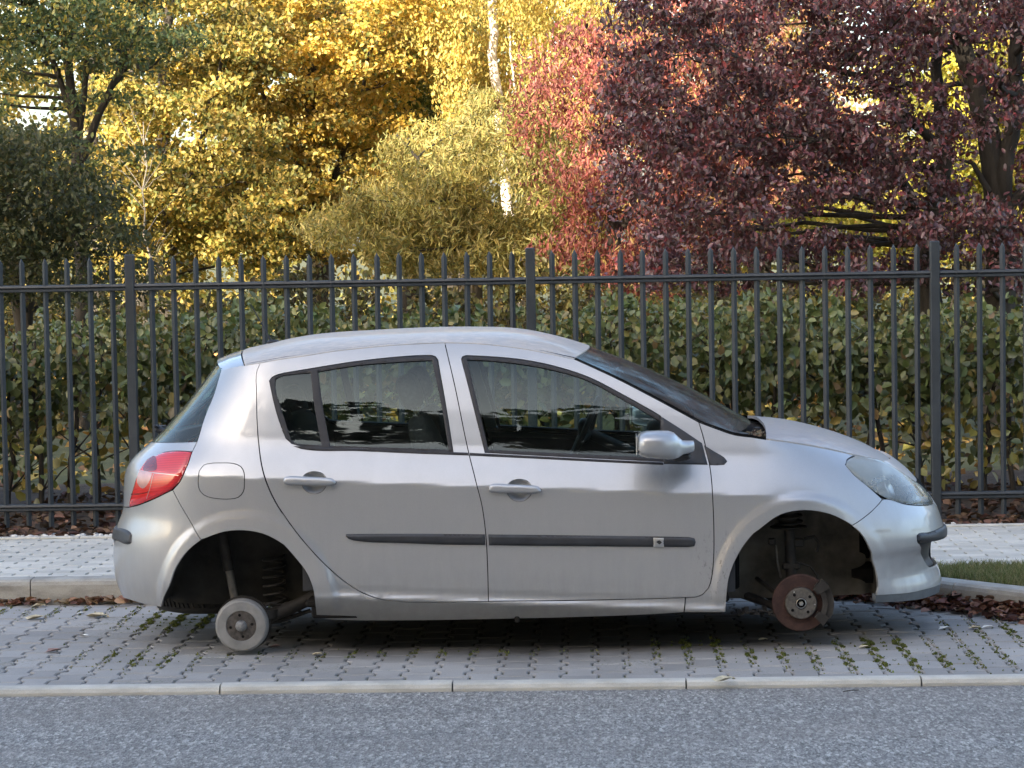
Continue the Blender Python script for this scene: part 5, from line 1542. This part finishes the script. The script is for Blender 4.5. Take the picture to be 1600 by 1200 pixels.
tree('forked_tree', b1, stems, cl1, 62, .34, .060, .42, [(.065, .10, .05), (.10, .135, .055), (.18, .18, .06), (.32, .26, .06)], [4, 4, 3, 1.5], 'dark green tree whose stems fork low, above the left end of the fence', 'tree', leafm=M_LEAF, branch=60, vs=4, flat=.3, spread=1.2)
# dense dark shrub below it
cl2 = cl_px(330, lambda x, y, g: ((ell(x, y, 15, 315, 135, 120) and g.uniform() < (1 if x < 40 else .5)) or (x < 240 and 260 + x * .5 < y < 470 and g.uniform() < .35)), 21.6, 24.2, 22)
b2 = at(30, 470, 23)[:2] + (GZ,)
tree('dark_shrub', b2, [[(b2, .08), (at(28, 380, 23), .07), (at(10, 300, 23), .03)], [(b2, .06), (at(60, 350, 23), .04), (at(85, 280, 23), .02)]], cl2, 62, .27, .052, .5, [(.060, .072, .036), (.085, .092, .042), (.14, .12, .045)], [4, 3, 1],
     'dense dark shrub filling the lower left corner behind the hedge', 'shrub', leafm=M_LEAF, branch=20, vamt=.3)

# ---- sunlit trees further back
YG = [(.43, .295, .055), (.50, .36, .08), (.28, .235, .05), (.13, .145, .035), (.54, .42, .13)]
def sunny(name, f, n, Y0, Y1, seed, basepx, per, rad, size, ratio, cols, w, label, bark=None, stems=None, droop=.3, branch=40, vamt=.5, flat=.5, vs=3, rr=.14, cat='tree'):
    cl = cl_px(n, f, Y0, Y1, seed); Y = (Y0 + Y1) / 2; b = at(basepx, 480, Y)[:2] + (GZ,)
    if stems is None:
        stems = [[(b, rr), (at(basepx + 4, 330, Y), rr * .8), (at(basepx - 8, 150, Y), rr * .55), (at(basepx + 6, -60, Y), rr * .4)],
                 [(at(basepx + 4, 330, Y), rr * .4), (at(basepx + 60, 200, Y), rr * .25), (at(basepx + 90, 60, Y), rr * .12)],
                 [(at(basepx + 2, 300, Y), rr * .4), (at(basepx - 70, 180, Y), rr * .25), (at(basepx - 110, 70, Y), rr * .12)]]
    else: stems = [[((b[0], b[1], b[2]), stems[0][0][1])] + s[0:] if k == 0 else s for k, s in enumerate(stems)]
    return tree(name, b, stems, cl, per, rad, size, ratio, cols, w, label, cat, bark=bark, droop=droop, branch=branch, vamt=vamt, flat=flat, vs=vs, r0=.1)
sunny('golden_tree', lambda x, y, g: (ell(x, y, 270, 210, 165, 250) and not (ell(x, y, 290, 210, 40, 20) and g.uniform() < .7)), 330, 32.0, 35.5, 31, 262, 140, .36, .070, .55,
      [(.31, .245, .06), (.42, .31, .075), (.21, .195, .05), (.11, .125, .035), (.48, .37, .12)], [4, 3, 4, 3, 1], 'yellow-olive leafy tree right of the forked dark one', vs=7)
sunny('golden_tree', lambda x, y, g: ell(x, y, 480, 110, 190, 190) or ell(x, y, 430, 320, 150, 90), 420, 34.5, 38.5, 32, 492, 140, .36, .074, .55,
      YG, [5, 4, 2, 2, 2.2], 'brightest golden-yellow tree, left of the white birch trunk', vs=8)
sunny('green_tree', lambda x, y, g: ell(x, y, 640, 150, 110, 170) or ell(x, y, 560, 30, 90, 60), 230, 38.5, 41.5, 33, 640, 140, .40, .072, .5,
      [(.15, .17, .04), (.24, .24, .055), (.38, .32, .07), (.085, .11, .03)], [4, 3, 1, 3], 'darker green tree seen between the golden tree and the birch', vs=9)
# birch
YB = 36.0
bs = [[(at(812, 400, YB), .078), (at(800, 395, YB), .076), (at(790, 300, YB), .074), (at(778, 180, YB), .072), (at(769, 20, YB), .062), (at(764, -120, YB), .05)],
      [(at(806, 145, YB), .018), (at(800, 100, YB), .018), (at(795, 40, YB), .012)]]
bb = at(815, 480, YB)[:2] + (GZ,)
clb = cl_px(300, lambda x, y, g: (ell(x, y, 800, 30, 165, 100) or (ell(x, y, 860, 130, 90, 90) and g.uniform() < .7) or (ell(x, y, 735, 120, 40, 100) and g.uniform() < .8)), 34.4, 38.4, 41)
# keep the stem mostly clear
k = ~((np.abs(np.array([to_px(p)[0] for p in clb]) - 774) < 44) & (clb[:, 1] < 36.4) & (np.array([to_px(p)[1] for p in clb]) > 12)); clb = clb[k]
tree('silver_birch', bb, [[(bb, .09)] + bs[0], bs[1]], clb, 120, .36, .062, .42, [(.50, .385, .09), (.57, .46, .14), (.38, .33, .085), (.50, .32, .08)], [4, 4, 3, 1], 'birch with slender white trunk and hanging yellow leaves', 'tree', bark=M_BIRCH, droop=1.1, branch=0, vamt=.3, flat=1.2)
# willow-like pale bush-tree in front of the birch
clw = cl_px(420, lambda x, y, g: (((ell(x, y, 690, 350, 165, 85) or ell(x, y, 850, 335, 95, 85)) and g.uniform() < (.85 if y > 300 else .5) or (ell(x, y, 700, 235, 150, 80) and y > 250 - (x - 560) * .42 and g.uniform() < .45) or (ell(x, y, 800, 230, 90, 80) and g.uniform() < .4)) and not (abs(x - (790 - (300 - y) * .1)) < 30 and ((275 < y < 345) or (165 < y <= 275 and g.uniform() < .75)))), 29.5, 32.5, 42)
clw = np.concatenate([clw, cl_px(26, lambda x, y, g: ell(x, y, 812, 420, 34, 62), 30.0, 32.0, 142)]); bw = at(800, 480, 31)[:2] + (GZ,)
tree('willow', bw, [[(bw, .09), (at(800, 420, 31), .08), (at(780, 370, 31), .05), (at(700, 300, 31), .03), (at(620, 210, 31), .012)], [(at(800, 420, 31), .06), (at(800, 385, 31), .05), (at(850, 385, 31), .04), (at(880, 300, 31), .015)],
                    [(at(798, 400, 31), .03), (at(772, 320, 31), .02), (at(740, 305, 31), .012)]], clw, 95, .30, .10, .18,
     [(.30, .265, .085), (.40, .34, .11), (.21, .205, .07), (.46, .37, .12)], [4, 4, 3, 1.5], 'pale olive willow with narrow leaves around the foot of the birch', 'tree', droop=.5, branch=40, vamt=.3, flat=.7, bias=(0, -.5, .6))
# more of the same willow hanging low over the birch foot
# red tree
clr = cl_px(270, lambda x, y, g: ((ell(x, y, 915, 180, 100, 150) and g.uniform() < (.9 if x > 870 else .45)) or ell(x, y, 985, 380, 110, 75) or (ell(x, y, 1050, 250, 120, 180) and g.uniform() < .75) or (ell(x, y, 1100, 100, 110, 130) and g.uniform() < .6)), 27.9, 30.5, 43)
br = at(960, 480, 29)[:2] + (GZ,)
tree('red_ash', br, [[(br, .09), (at(960, 380, 29), .08), (at(950, 240, 29), .05), (at(930, 80, 29), .03)], [(at(960, 380, 29), .05), (at(1020, 260, 29), .04), (at(1080, 120, 29), .02)]], clr, 115, .30, .078, .27,
     [(.32, .10, .08), (.42, .17, .12), (.22, .06, .055), (.42, .29, .10), (.14, .045, .04)], [4, 3.5, 4, 2, 3], 'salmon-red tree with narrow hanging leaves left of the purple one', 'tree', droop=.9, branch=30, vamt=.3, flat=.9)
# yellow-green shrubs low behind the purple tree
sunny('yellow_shrub', lambda x, y, g: ell(x, y, 1550, 270, 110, 80) or ell(x, y, 1400, 350, 160, 60) or ell(x, y, 1500, 130, 130, 80), 260, 32.5, 35, 51, 1500, 110, .36, .075, .55,
      [(.42, .40, .07), (.50, .46, .10), (.28, .30, .06), (.50, .36, .08)], [4, 3, 3, 1.5], 'yellow-green sunlit shrub glimpsed through the purple tree on the far right', vs=12, cat='shrub')
sunny('orange_shrub', lambda x, y, g: ell(x, y, 1200, 170, 150, 150) or ell(x, y, 1130, 330, 130, 60), 220, 34, 37, 52, 1190, 110, .36, .072, .5,
      [(.46, .24, .13), (.50, .34, .14), (.38, .16, .12), (.32, .25, .09)], [4, 3, 3, 1.5], 'orange-leaved sunlit shrub glimpsed through the middle of the purple tree', vs=13, cat='shrub')
# pale bare sapling
ys = 30.5; b = at(232, 480, ys)[:2] + (GZ,)
t = empty('bare_sapling', b); tag(t, 'thin leafless pale sapling in front of the yellow-olive tree', 'sapling'); mb = MB()
main = limb(mb, b, at(224, 190, ys), .020, .005, .02, 12, 6)
for k in range(26):
    a = main[rnd.randint(2, 11)]; s = rnd.choice((-1, 1)); limb(mb, a, a + Vector((s * rnd.uniform(.12, .45), rnd.uniform(-.2, .2), rnd.uniform(.2, .7))), .006, .002, .05, 4, 4)
mb.v = [v - Vector(b) for v in mb.v]; mb.build('trunk', M_BARKP, t, True)

# ---- low scrub along the far side of the lawn
g = np.random.default_rng(61); N = 420
Uc = np.stack([g.uniform(-6.4, 5.6, N), g.uniform(26.2, 28.0, N), GZ + g.uniform(0, 1, N) ** .8 * (1.25 + .25 * np.sin(np.arange(N)))], 1)
P, ids = clumps(Uc, 75, .28, .8)
V, F, C = leaves(P, .075, .5, vary(ids, palette(len(P), [(.085, .09, .035), (.13, .12, .04), (.20, .15, .05), (.07, .055, .03)], [4, 3, 2, 2]), .4, 9))
o = fast_mesh('undergrowth', V, F, M_LEAF, None, C); o['kind'] = 'stuff'; o['label'] = 'tangled low undergrowth between the hedge and the sunlit trees'
# ---- further trees standing just outside the picture on either side
gt = [o for o in bpy.data.objects if o.name.startswith('golden_tree')]
for k, (src_, x, y, rz) in enumerate(((gt[0], -14.0, 30.0, 1.0), (gt[1], 8.5, 33.0, 2.2), (gt[0], 14.5, 31.0, 3.0), (gt[1], -17.5, 34.0, .4))):
    r = src_.copy(); COL.objects.link(r); r.location = (x, y, GZ)
    r['label'] = ('golden tree standing beyond the left edge of the picture', 'golden tree standing beyond the right edge of the picture', 'olive-yellow tree furthest to the right, outside the picture', 'golden tree furthest to the left, outside the picture')[k]
    r.rotation_euler = (0, 0, rz)
    for ch in src_.children:
        c = ch.copy(); COL.objects.link(c); c.parent = r
# ---- far wood closing the view
Pc = []; g = np.random.default_rng(77); 
while len(Pc) < 1500: Pc.append((g.uniform(-17, 15), g.uniform(44, 54), GZ + g.uniform(0, 1) ** .9 * 9.5))
Pc = np.array(Pc)
Pc = Pc[~((Pc[:, 0] < -80.0) & (Pc[:, 0] > -12) & (Pc[:, 2] > 4.6) & (g.uniform(0, 1, len(Pc)) < .35))]
Pw = []
while len(Pw) < 1500: Pw.append((g.choice((-1, 1)) * g.uniform(15, 42) - 1, g.uniform(38, 54), GZ + g.uniform(0, 1) ** .9 * 10))
Pw = np.array(Pw)
P, ids = clumps(Pw, 46, 1.1, .8)
V, F, C = leaves(P, .24, .6, vary(ids, palette(len(P), [(.44, .36, .10), (.32, .30, .09), (.22, .24, .07), (.46, .26, .10)]), .4, 16))
o = fast_mesh('far_wood', V, F, M_LEAF, None, C); o['kind'] = 'stuff'; o['label'] = 'autumn trees closing the view to either side'
P, ids = clumps(Pc, 90, .8, .8)
hue = np.sin(Pc[:, 0] * .9 + 1) + .5 * np.sin(Pc[:, 0] * 2.3 + Pc[:, 2])
pal = palette(len(P), [(.42, .32, .085), (.30, .265, .08), (.20, .205, .065), (.46, .36, .11)], [3, 4, 4, 2])
pal = pal * (1 + .22 * hue[ids])[:, None]
V, F, C = leaves(P, .14, .6, vary(ids, np.clip(pal, 0, 1), .4, 6))
o = fast_mesh('far_wood', V, F, M_LEAF, None, C); o['kind'] = 'stuff'; o['label'] = 'mass of autumn trees closing the view behind everything'
mb = MB()
for k in range(26):
    x = g.uniform(-14, 13); y = g.uniform(44, 50); limb(mb, (x, y, GZ), (x + g.uniform(-.4, .4), y, 8), .13, .07, .02, 5, 7)
o = mb.build('far_trunks', M_BARK, None, True); o['kind'] = 'stuff'
M_LEAFD = m_leaf('dense_dark_leaf', .04, .7, .15)
# ---- row of tall trees across the road, behind the camera: they throw the shade the car stands in
def big_tree(i, x, y, h, seed, src=None):
    b = (x, y, -.12)
    if src is None:
        cl = crown_pts((x, y, h * .56), (4.6, 3.4, h * .46), 300, .25, .25, seed)
        return tree('roadside_tree', b, [[(b, .34), ((x, y, h * .35), .26), ((x + .3, y, h * .85), .08)]], cl, 34, 1.25, .62, .62, [(.030, .042, .022), (.045, .055, .028), (.07, .07, .035)], [4, 3, 1],
                    'tall broad green tree standing across the road from the car', 'tree', group='tall trees across the road', flat=.8, branch=16, r0=.4, leafm=M_LEAFD)
    r = src.copy(); COL.objects.link(r); r.location = b; r.rotation_euler = (0, 0, seed * 1.3); r.scale = (1, 1, h / 20.5)
    for ch in src.children:
        c = ch.copy(); COL.objects.link(c); c.parent = r
    return r
src = None
for i, (x, y, h) in enumerate([(-4, -15, 20.5), (-11.5, -14.5, 21), (-19, -15.5, 20), (-26.5, -14.5, 21), (-34, -15, 20), (3.5, -14.5, 21.0), (11, -15.5, 19.5), (18.5, -14.5, 20.5), (-8, -19, 22), (-16, -19.5, 21.5), (-23, -19, 22), (-1, -19.5, 21.5), (7, -19, 21), (-30, -19, 21.5), (14.5, -19, 21)]):
    o = big_tree(i, x, y, h, i + 2, src)
    if src is None: src = o

# unseen hedge added so the sunlit lawn beyond doesn't show in the car's reflections
g = np.random.default_rng(88)
N = 16000; P = np.stack([g.uniform(-42, 26, N), -12.6 + g.normal(0, .45, N), g.uniform(-.1, 3.6, N) ** 1], 1)
V, F, C = leaves(P, .34, .62, palette(N, [(.035, .048, .024), (.05, .06, .03), (.07, .07, .035)]), droop=.3)
hd = empty('added_hedge', (-8, -12.6, -.12)); tag(hd, 'tall dark hedge added out of view across the road to block bright reflections', 'hedge')
o = fast_mesh('leaves', V - np.array([-8, -12.6, -.12]), F, M_LEAFD, hd, C); o['kind'] = 'stuff'
mb = MB()
for k in range(60): mb.tube([(-34 + k * 1.13, 0, 0), (-34 + k * 1.13 + rnd.uniform(-.2, .2), rnd.uniform(-.2, .2), 3.3)], [.05, .02], 6)
o = mb.build('stems', M_BARK, hd, True); o['kind'] = 'stuff'
# ================================================================ grass, litter and small things
def m_litter(name='dry_leaf'):
    m = m_leaf(name, .15, .7, .2); return m
M_DRY = m_litter(); M_GRASS = m_leaf('grass_blade', .3, .6, .25)
def litter(name, P, size, cols, label=None, ratio=.7, fold=.9):
    V, F, C = leaves(P, size, ratio, cols, (0, 0, 1.2), -.0, fold, spread=1.0, dirs=None)
    # flatten: lie on the ground with curled edges
    n = len(P); Vc = V.reshape(n, 6, 3); c = Vc.mean(1, keepdims=True); d = Vc - c; d[:, :, 2] *= .55; Vc = c + d
    o = fast_mesh(name, Vc.reshape(-1, 3), F, M_DRY, None, C); o['kind'] = 'stuff'
    if label: o['label'] = label
    return o
BR = [(.16, .085, .05), (.24, .13, .075), (.10, .05, .035), (.34, .22, .14), (.07, .04, .03)]
# drift against the kerb, left
def along(n, x0, x1, y, sy, z0, h, seed, lump=True):
    g = np.random.default_rng(seed); x = g.uniform(x0, x1, n)
    k = .5 + .5 * np.sin(x * 7 + seed) * np.sin(x * 3.1 + seed * 2) if lump else np.ones(n)
    keep = g.uniform(0, 1, n) < .25 + .75 * k
    x = x[keep]; k = k[keep]; return np.stack([x, y - np.abs(g.normal(0, sy, len(x))), z0 + g.uniform(0, 1, len(x)) * h * k], 1)
P = along(260, -3.35, -1.6, 13.61, .04, .012, .028, 3)
litter('leaf_drift_left', P, .062, palette(len(P), [(.24, .135, .085), (.32, .20, .13), (.14, .075, .05), (.42, .30, .20), (.09, .05, .035)], [4, 4, 2, 2, 1], .25), 'brown curled leaves gathered along the foot of the kerb, left')
P = along(300, -1.6, 1.3, 13.61, .05, .012, .03, 5)
litter('leaf_drift_middle', P, .06, palette(len(P), BR, [4, 4, 2, 2, 1], .25), 'brown leaves along the kerb behind the car')
# thick drift at the foot of the curved kerb, right
g = np.random.default_rng(9); PP = []
for k in range(1050):
    s = g.uniform(6.9, 10.2); p, d = kerb_curve(s); off = abs(g.normal(0, .075)); hh = max(0, .07 - off * .5)
    PP.append((p.x + d.y * off, p.y - d.x * off, .012 + g.uniform(0, 1) * hh))
P = np.array(PP)
litter('leaf_drift_right', P, .062, palette(len(P), [(.13, .062, .045), (.20, .105, .075), (.08, .038, .032), (.27, .16, .115), (.05, .028, .025)], [4, 4, 3, 2, 2], .25), 'thick drift of red-brown leaves at the foot of the curved kerb')
# litter in the planting strip under the fence
g = np.random.default_rng(12); n = 3800
P = np.stack([g.uniform(-3.9, 3.6, n), 15.72 + g.uniform(0, 1, n) ** 1.2 * 2.6, .10 + g.uniform(0, .035, n)], 1)
litter('planting_strip_leaves', P, .075, palette(n, [(.10, .058, .038), (.15, .085, .055), (.06, .035, .025), (.21, .13, .085)], [4, 3, 3, 1.3], .3), 'dead leaves lying on the soil under the fence and hedge')
# lawn leaves behind
n = 4000; P = np.stack([g.uniform(-9, 9, n), g.uniform(18.5, 40, n), GZ + g.uniform(.01, .05, n)], 1)
litter('lawn_leaves', P, .13, palette(n, [(.45, .30, .08), (.40, .22, .08), (.5, .38, .12), (.2, .12, .06)], None, .3), 'yellow leaves scattered over the lawn behind the hedge')
# single leaves and scraps lying on the paving
k = 0
SG = 'single leaves lying on the paving'
def flat_leaf(p, size, rot, col, label, curl=.35):
    n = 10; vs = [(0, 0, .004)]; 
    for i in range(n):
        a = 2 * math.pi * i / n; r = size * (.5 + .13 * math.sin(5 * a + size * 90) + .06 * math.sin(3 * a))
        vs.append((r * math.cos(a) * 1.25, r * math.sin(a) * .8, .004 + curl * size * abs(math.sin(a)) ** 2 * .5 + curl * size * .3 * max(0, math.cos(a)) ** 3))
    vs.append((size * .9, .004, .003)); vs.append((size * .62, .008, .004))
    fs = [(0, i + 1, (i + 1) % n + 1) for i in range(n)] + [(1, 12, 11)]
    V = Matrix.Rotation(rot, 3, 'Z'); me = bpy.data.meshes.new('fallen_leaf'); me.from_pydata([V @ Vector(v) for v in vs], [], fs); me.materials.append(col); me.shade_smooth()
    o = bpy.data.objects.new('fallen_leaf', me); o.location = p; link(o); tag(o, label, 'leaf', SG); return o
LC = simple('pale_dry_leaf', (.52, .45, .30), .7, 0, .25, 60); LC2 = simple('bleached_leaf', (.66, .65, .60), .7, 0, .15, 60); LC3 = simple('pinkish_leaf', (.30, .19, .16), .7, 0, .2, 60)
for px, py, sz, m_, lab in [(1131, 1065, .075, LC, 'pale cream leaf lying on the flush kerb edge right of the middle'),
                           (55, 968, .075, LC, 'tan dry leaf on the bay paving near the left edge'), (60, 949, .06, LC, 'curled tan leaf close to the raised kerb at far left'),
                           (150, 965, .085, LC, 'largest straw-coloured leaf with a stalk, on the paving left of the car'),
                           (40, 959, .026, LC2, 'small white scrap among the leaves at far left'), (131, 995, .038, LC2, 'white curled scrap on the paving left of the car'), (126, 960, .03, LC2, 'white scrap beside the straw-coloured leaf'),
                           (83, 1019, .055, LC3, 'pinkish flat leaf in the middle of the left paving'), (1476, 984, .05, LC2, 'white folded leaf on the paving right of the bumper'), (1543, 982, .045, LC2, 'upright white scrap near the right edge'),
                           (1350, 1013, .04, LC, 'small tan leaf on the paving in front of the front bumper'), (1192, 1001, .035, LC, 'small tan leaf beside the brake disc'), (255, 951, .07, LC2, 'pale leaf under the rear bumper'),
                           (495, 1024, .035, LC, 'small tan leaf right of the brake drum'), (430, 1012, .04, LC3, 'brown leaf just right of the brake drum'), (1523, 983, .045, LC, 'flat cream leaf left of the upright scrap')]:
    p = on_z(px, py, .001 if py < 1056 else .008); flat_leaf(p, sz, rnd.uniform(-.6, .6), m_, lab, .5)
for px, py, a in ((1330, 1081, .2), (215, 957, 1.2)):
    p = on_z(px, py, -.026 if py > 1070 else .004); mb = MB(); mb.tube([(-.035, 0, .003), (0, .004, .006), (.035, .010, .004)], .0022, 5); o = mb.build('twig', M_BARK, None, True, loc=p); o.rotation_euler = (0, 0, a)
    tag(o, 'thin dark twig on the asphalt' if py > 1070 else 'thin dark twig by the leaves left of the car', 'twig')
# white pebbles along the back of the sidewalk, left
g = np.random.default_rng(15); mb = MB()
for k in range(330):
    x = g.uniform(-3.6, -1.9) if k < 260 else g.uniform(-1.9, 3.4); y = 15.72 + abs(g.normal(0, .035)); r = g.uniform(.009, .022)
    c = Vector((x, y, .105 + r * .3 + g.uniform(0, .012))); V, F = soft_box(c, (r * 2, r * 1.6, r * 1.2), Matrix.Rotation(g.uniform(0, 3), 3, 'Z') @ Matrix.Rotation(g.uniform(-.5, .5), 3, 'X'), 3, 2.6); mb.add(V, F)
o = mb.build('white_pebbles', simple('white_limestone', (.62, .60, .55), .8, 0, .2, 30), None, True); o['kind'] = 'stuff'
# grass of the verge and grass tufts: thin blades
def blades(name, P, h, w, cols, m, parent=None):
    n = len(P); a = RG.uniform(0, 2 * math.pi, n); d = np.stack([np.cos(a), np.sin(a), np.zeros(n)], 1); ln = RG.normal(0, .45, (n, 2)); h = h * RG.uniform(.5, 1.3, n)
    tip = P + np.stack([ln[:, 0] * h, ln[:, 1] * h, h], 1); mid = P + np.stack([ln[:, 0] * h * .3, ln[:, 1] * h * .3, h * .6], 1)
    V = np.stack([P - d * w, P + d * w, mid + d * w * .7, tip + d * w * .1, tip - d * w * .1, mid - d * w * .7], 1).reshape(-1, 3)
    i = np.arange(n)[:, None] * 6; F = np.concatenate([i + np.array([[0, 1, 2, 5]]), i + np.array([[5, 2, 3, 4]])], 0)
    o = fast_mesh(name, V, F, m, parent, np.repeat(cols, 6, 0)); o['kind'] = 'stuff'; return o
g = np.random.default_rng(18); PP = []
while len(PP) < 22000:
    s = g.uniform(7.0, 9.6); p, d = kerb_curve(s); nx, ny = -d.y, d.x; t = g.uniform(.15, 1.2)
    x, y = p.x + nx * t, p.y + ny * t
    if y < 13.79 and 1.0 < x < 3.0: PP.append((x, y, .112))
P = np.array(PP); blades('verge_grass', P, .042, .0022, palette(len(P), [(.10, .13, .04), (.16, .18, .07), (.24, .23, .11), (.30, .27, .15)], [3, 4, 3, 1.5], .25), M_GRASS)
# moss cushions standing in the joints
g = np.random.default_rng(21); MP = []
zq = lambda px, py: tuple(on_z(px, py))[:2]
zones = [zq(287, 970) + (.20, .26, 4200), zq(340, 950) + (.22, .12, 1200), (-2.9, 13.35, .7, .2, 800), zq(215, 1030) + (.25, .25, 800), zq(640, 1022) + (.8, .1, 400), zq(1090, 1006) + (.10, .10, 1200), zq(1180, 1025) + (.35, .18, 1000), zq(1372, 1008) + (.12, .14, 1800), zq(1380, 1035) + (.35, .2, 1200), zq(1500, 1025) + (.4, .3, 800), zq(1570, 985) + (.25, .3, 800)]
for (x, y, sx, sy, n) in zones:
    for k in range(n):
        px_, py_ = x + g.normal() * sx * .6, y + g.normal() * sy * .6
        # pull to the nearest zigzag joint between two columns of stones
        col = round((px_ - xoff - PX / 2) / PX); jx_ = xoff + PX / 2 + col * PX
        ph = ((py_ - BAY_Y0 + (0 if col % 2 else .1)) % .2) / .2; zz = .0125 if (ph < .25 or ph > .75) else -.0125
        if abs(px_ - jx_) < .06 or g.uniform() < .8:
            px_ = jx_ + (zz if col % 2 else zz) + g.normal() * .006
        else:
            py_ = BAY_Y0 + round((py_ - BAY_Y0) / .1) * .1 + g.normal() * .003
        if BAY_Y0 < py_ < BAY_Y1 and g.uniform() < .75: MP.append((px_, py_, -.004 + g.uniform(0, .004)))
P = np.array(MP); blades('joint_moss', P, .008, .005, palette(len(P), [(.10, .12, .02), (.15, .17, .03), (.07, .085, .02), (.17, .16, .06)], [4, 2, 3, 1.5], .3), M_GRASS)
# leaves caught in the open scuttle
P = RG.normal(size=(150, 3)) * np.array([.022, .10, .008]) + np.array([1.105, -.50, .952]); P[:, 0] = np.clip(P[:, 0], 1.06, 1.14); P[:, 1] = np.clip(P[:, 1], -.66, -.2); V, F, C = leaves(P, .05, .4, palette(150, [(.10, .075, .05), (.20, .16, .11), (.30, .25, .18), (.05, .04, .03)], None, .3), (0, -.2, 1), .0)
o = fast_mesh('scuttle_leaves', V + np.array([CX, CY, 0]), F, M_DRY, None, C); o['kind'] = 'stuff'
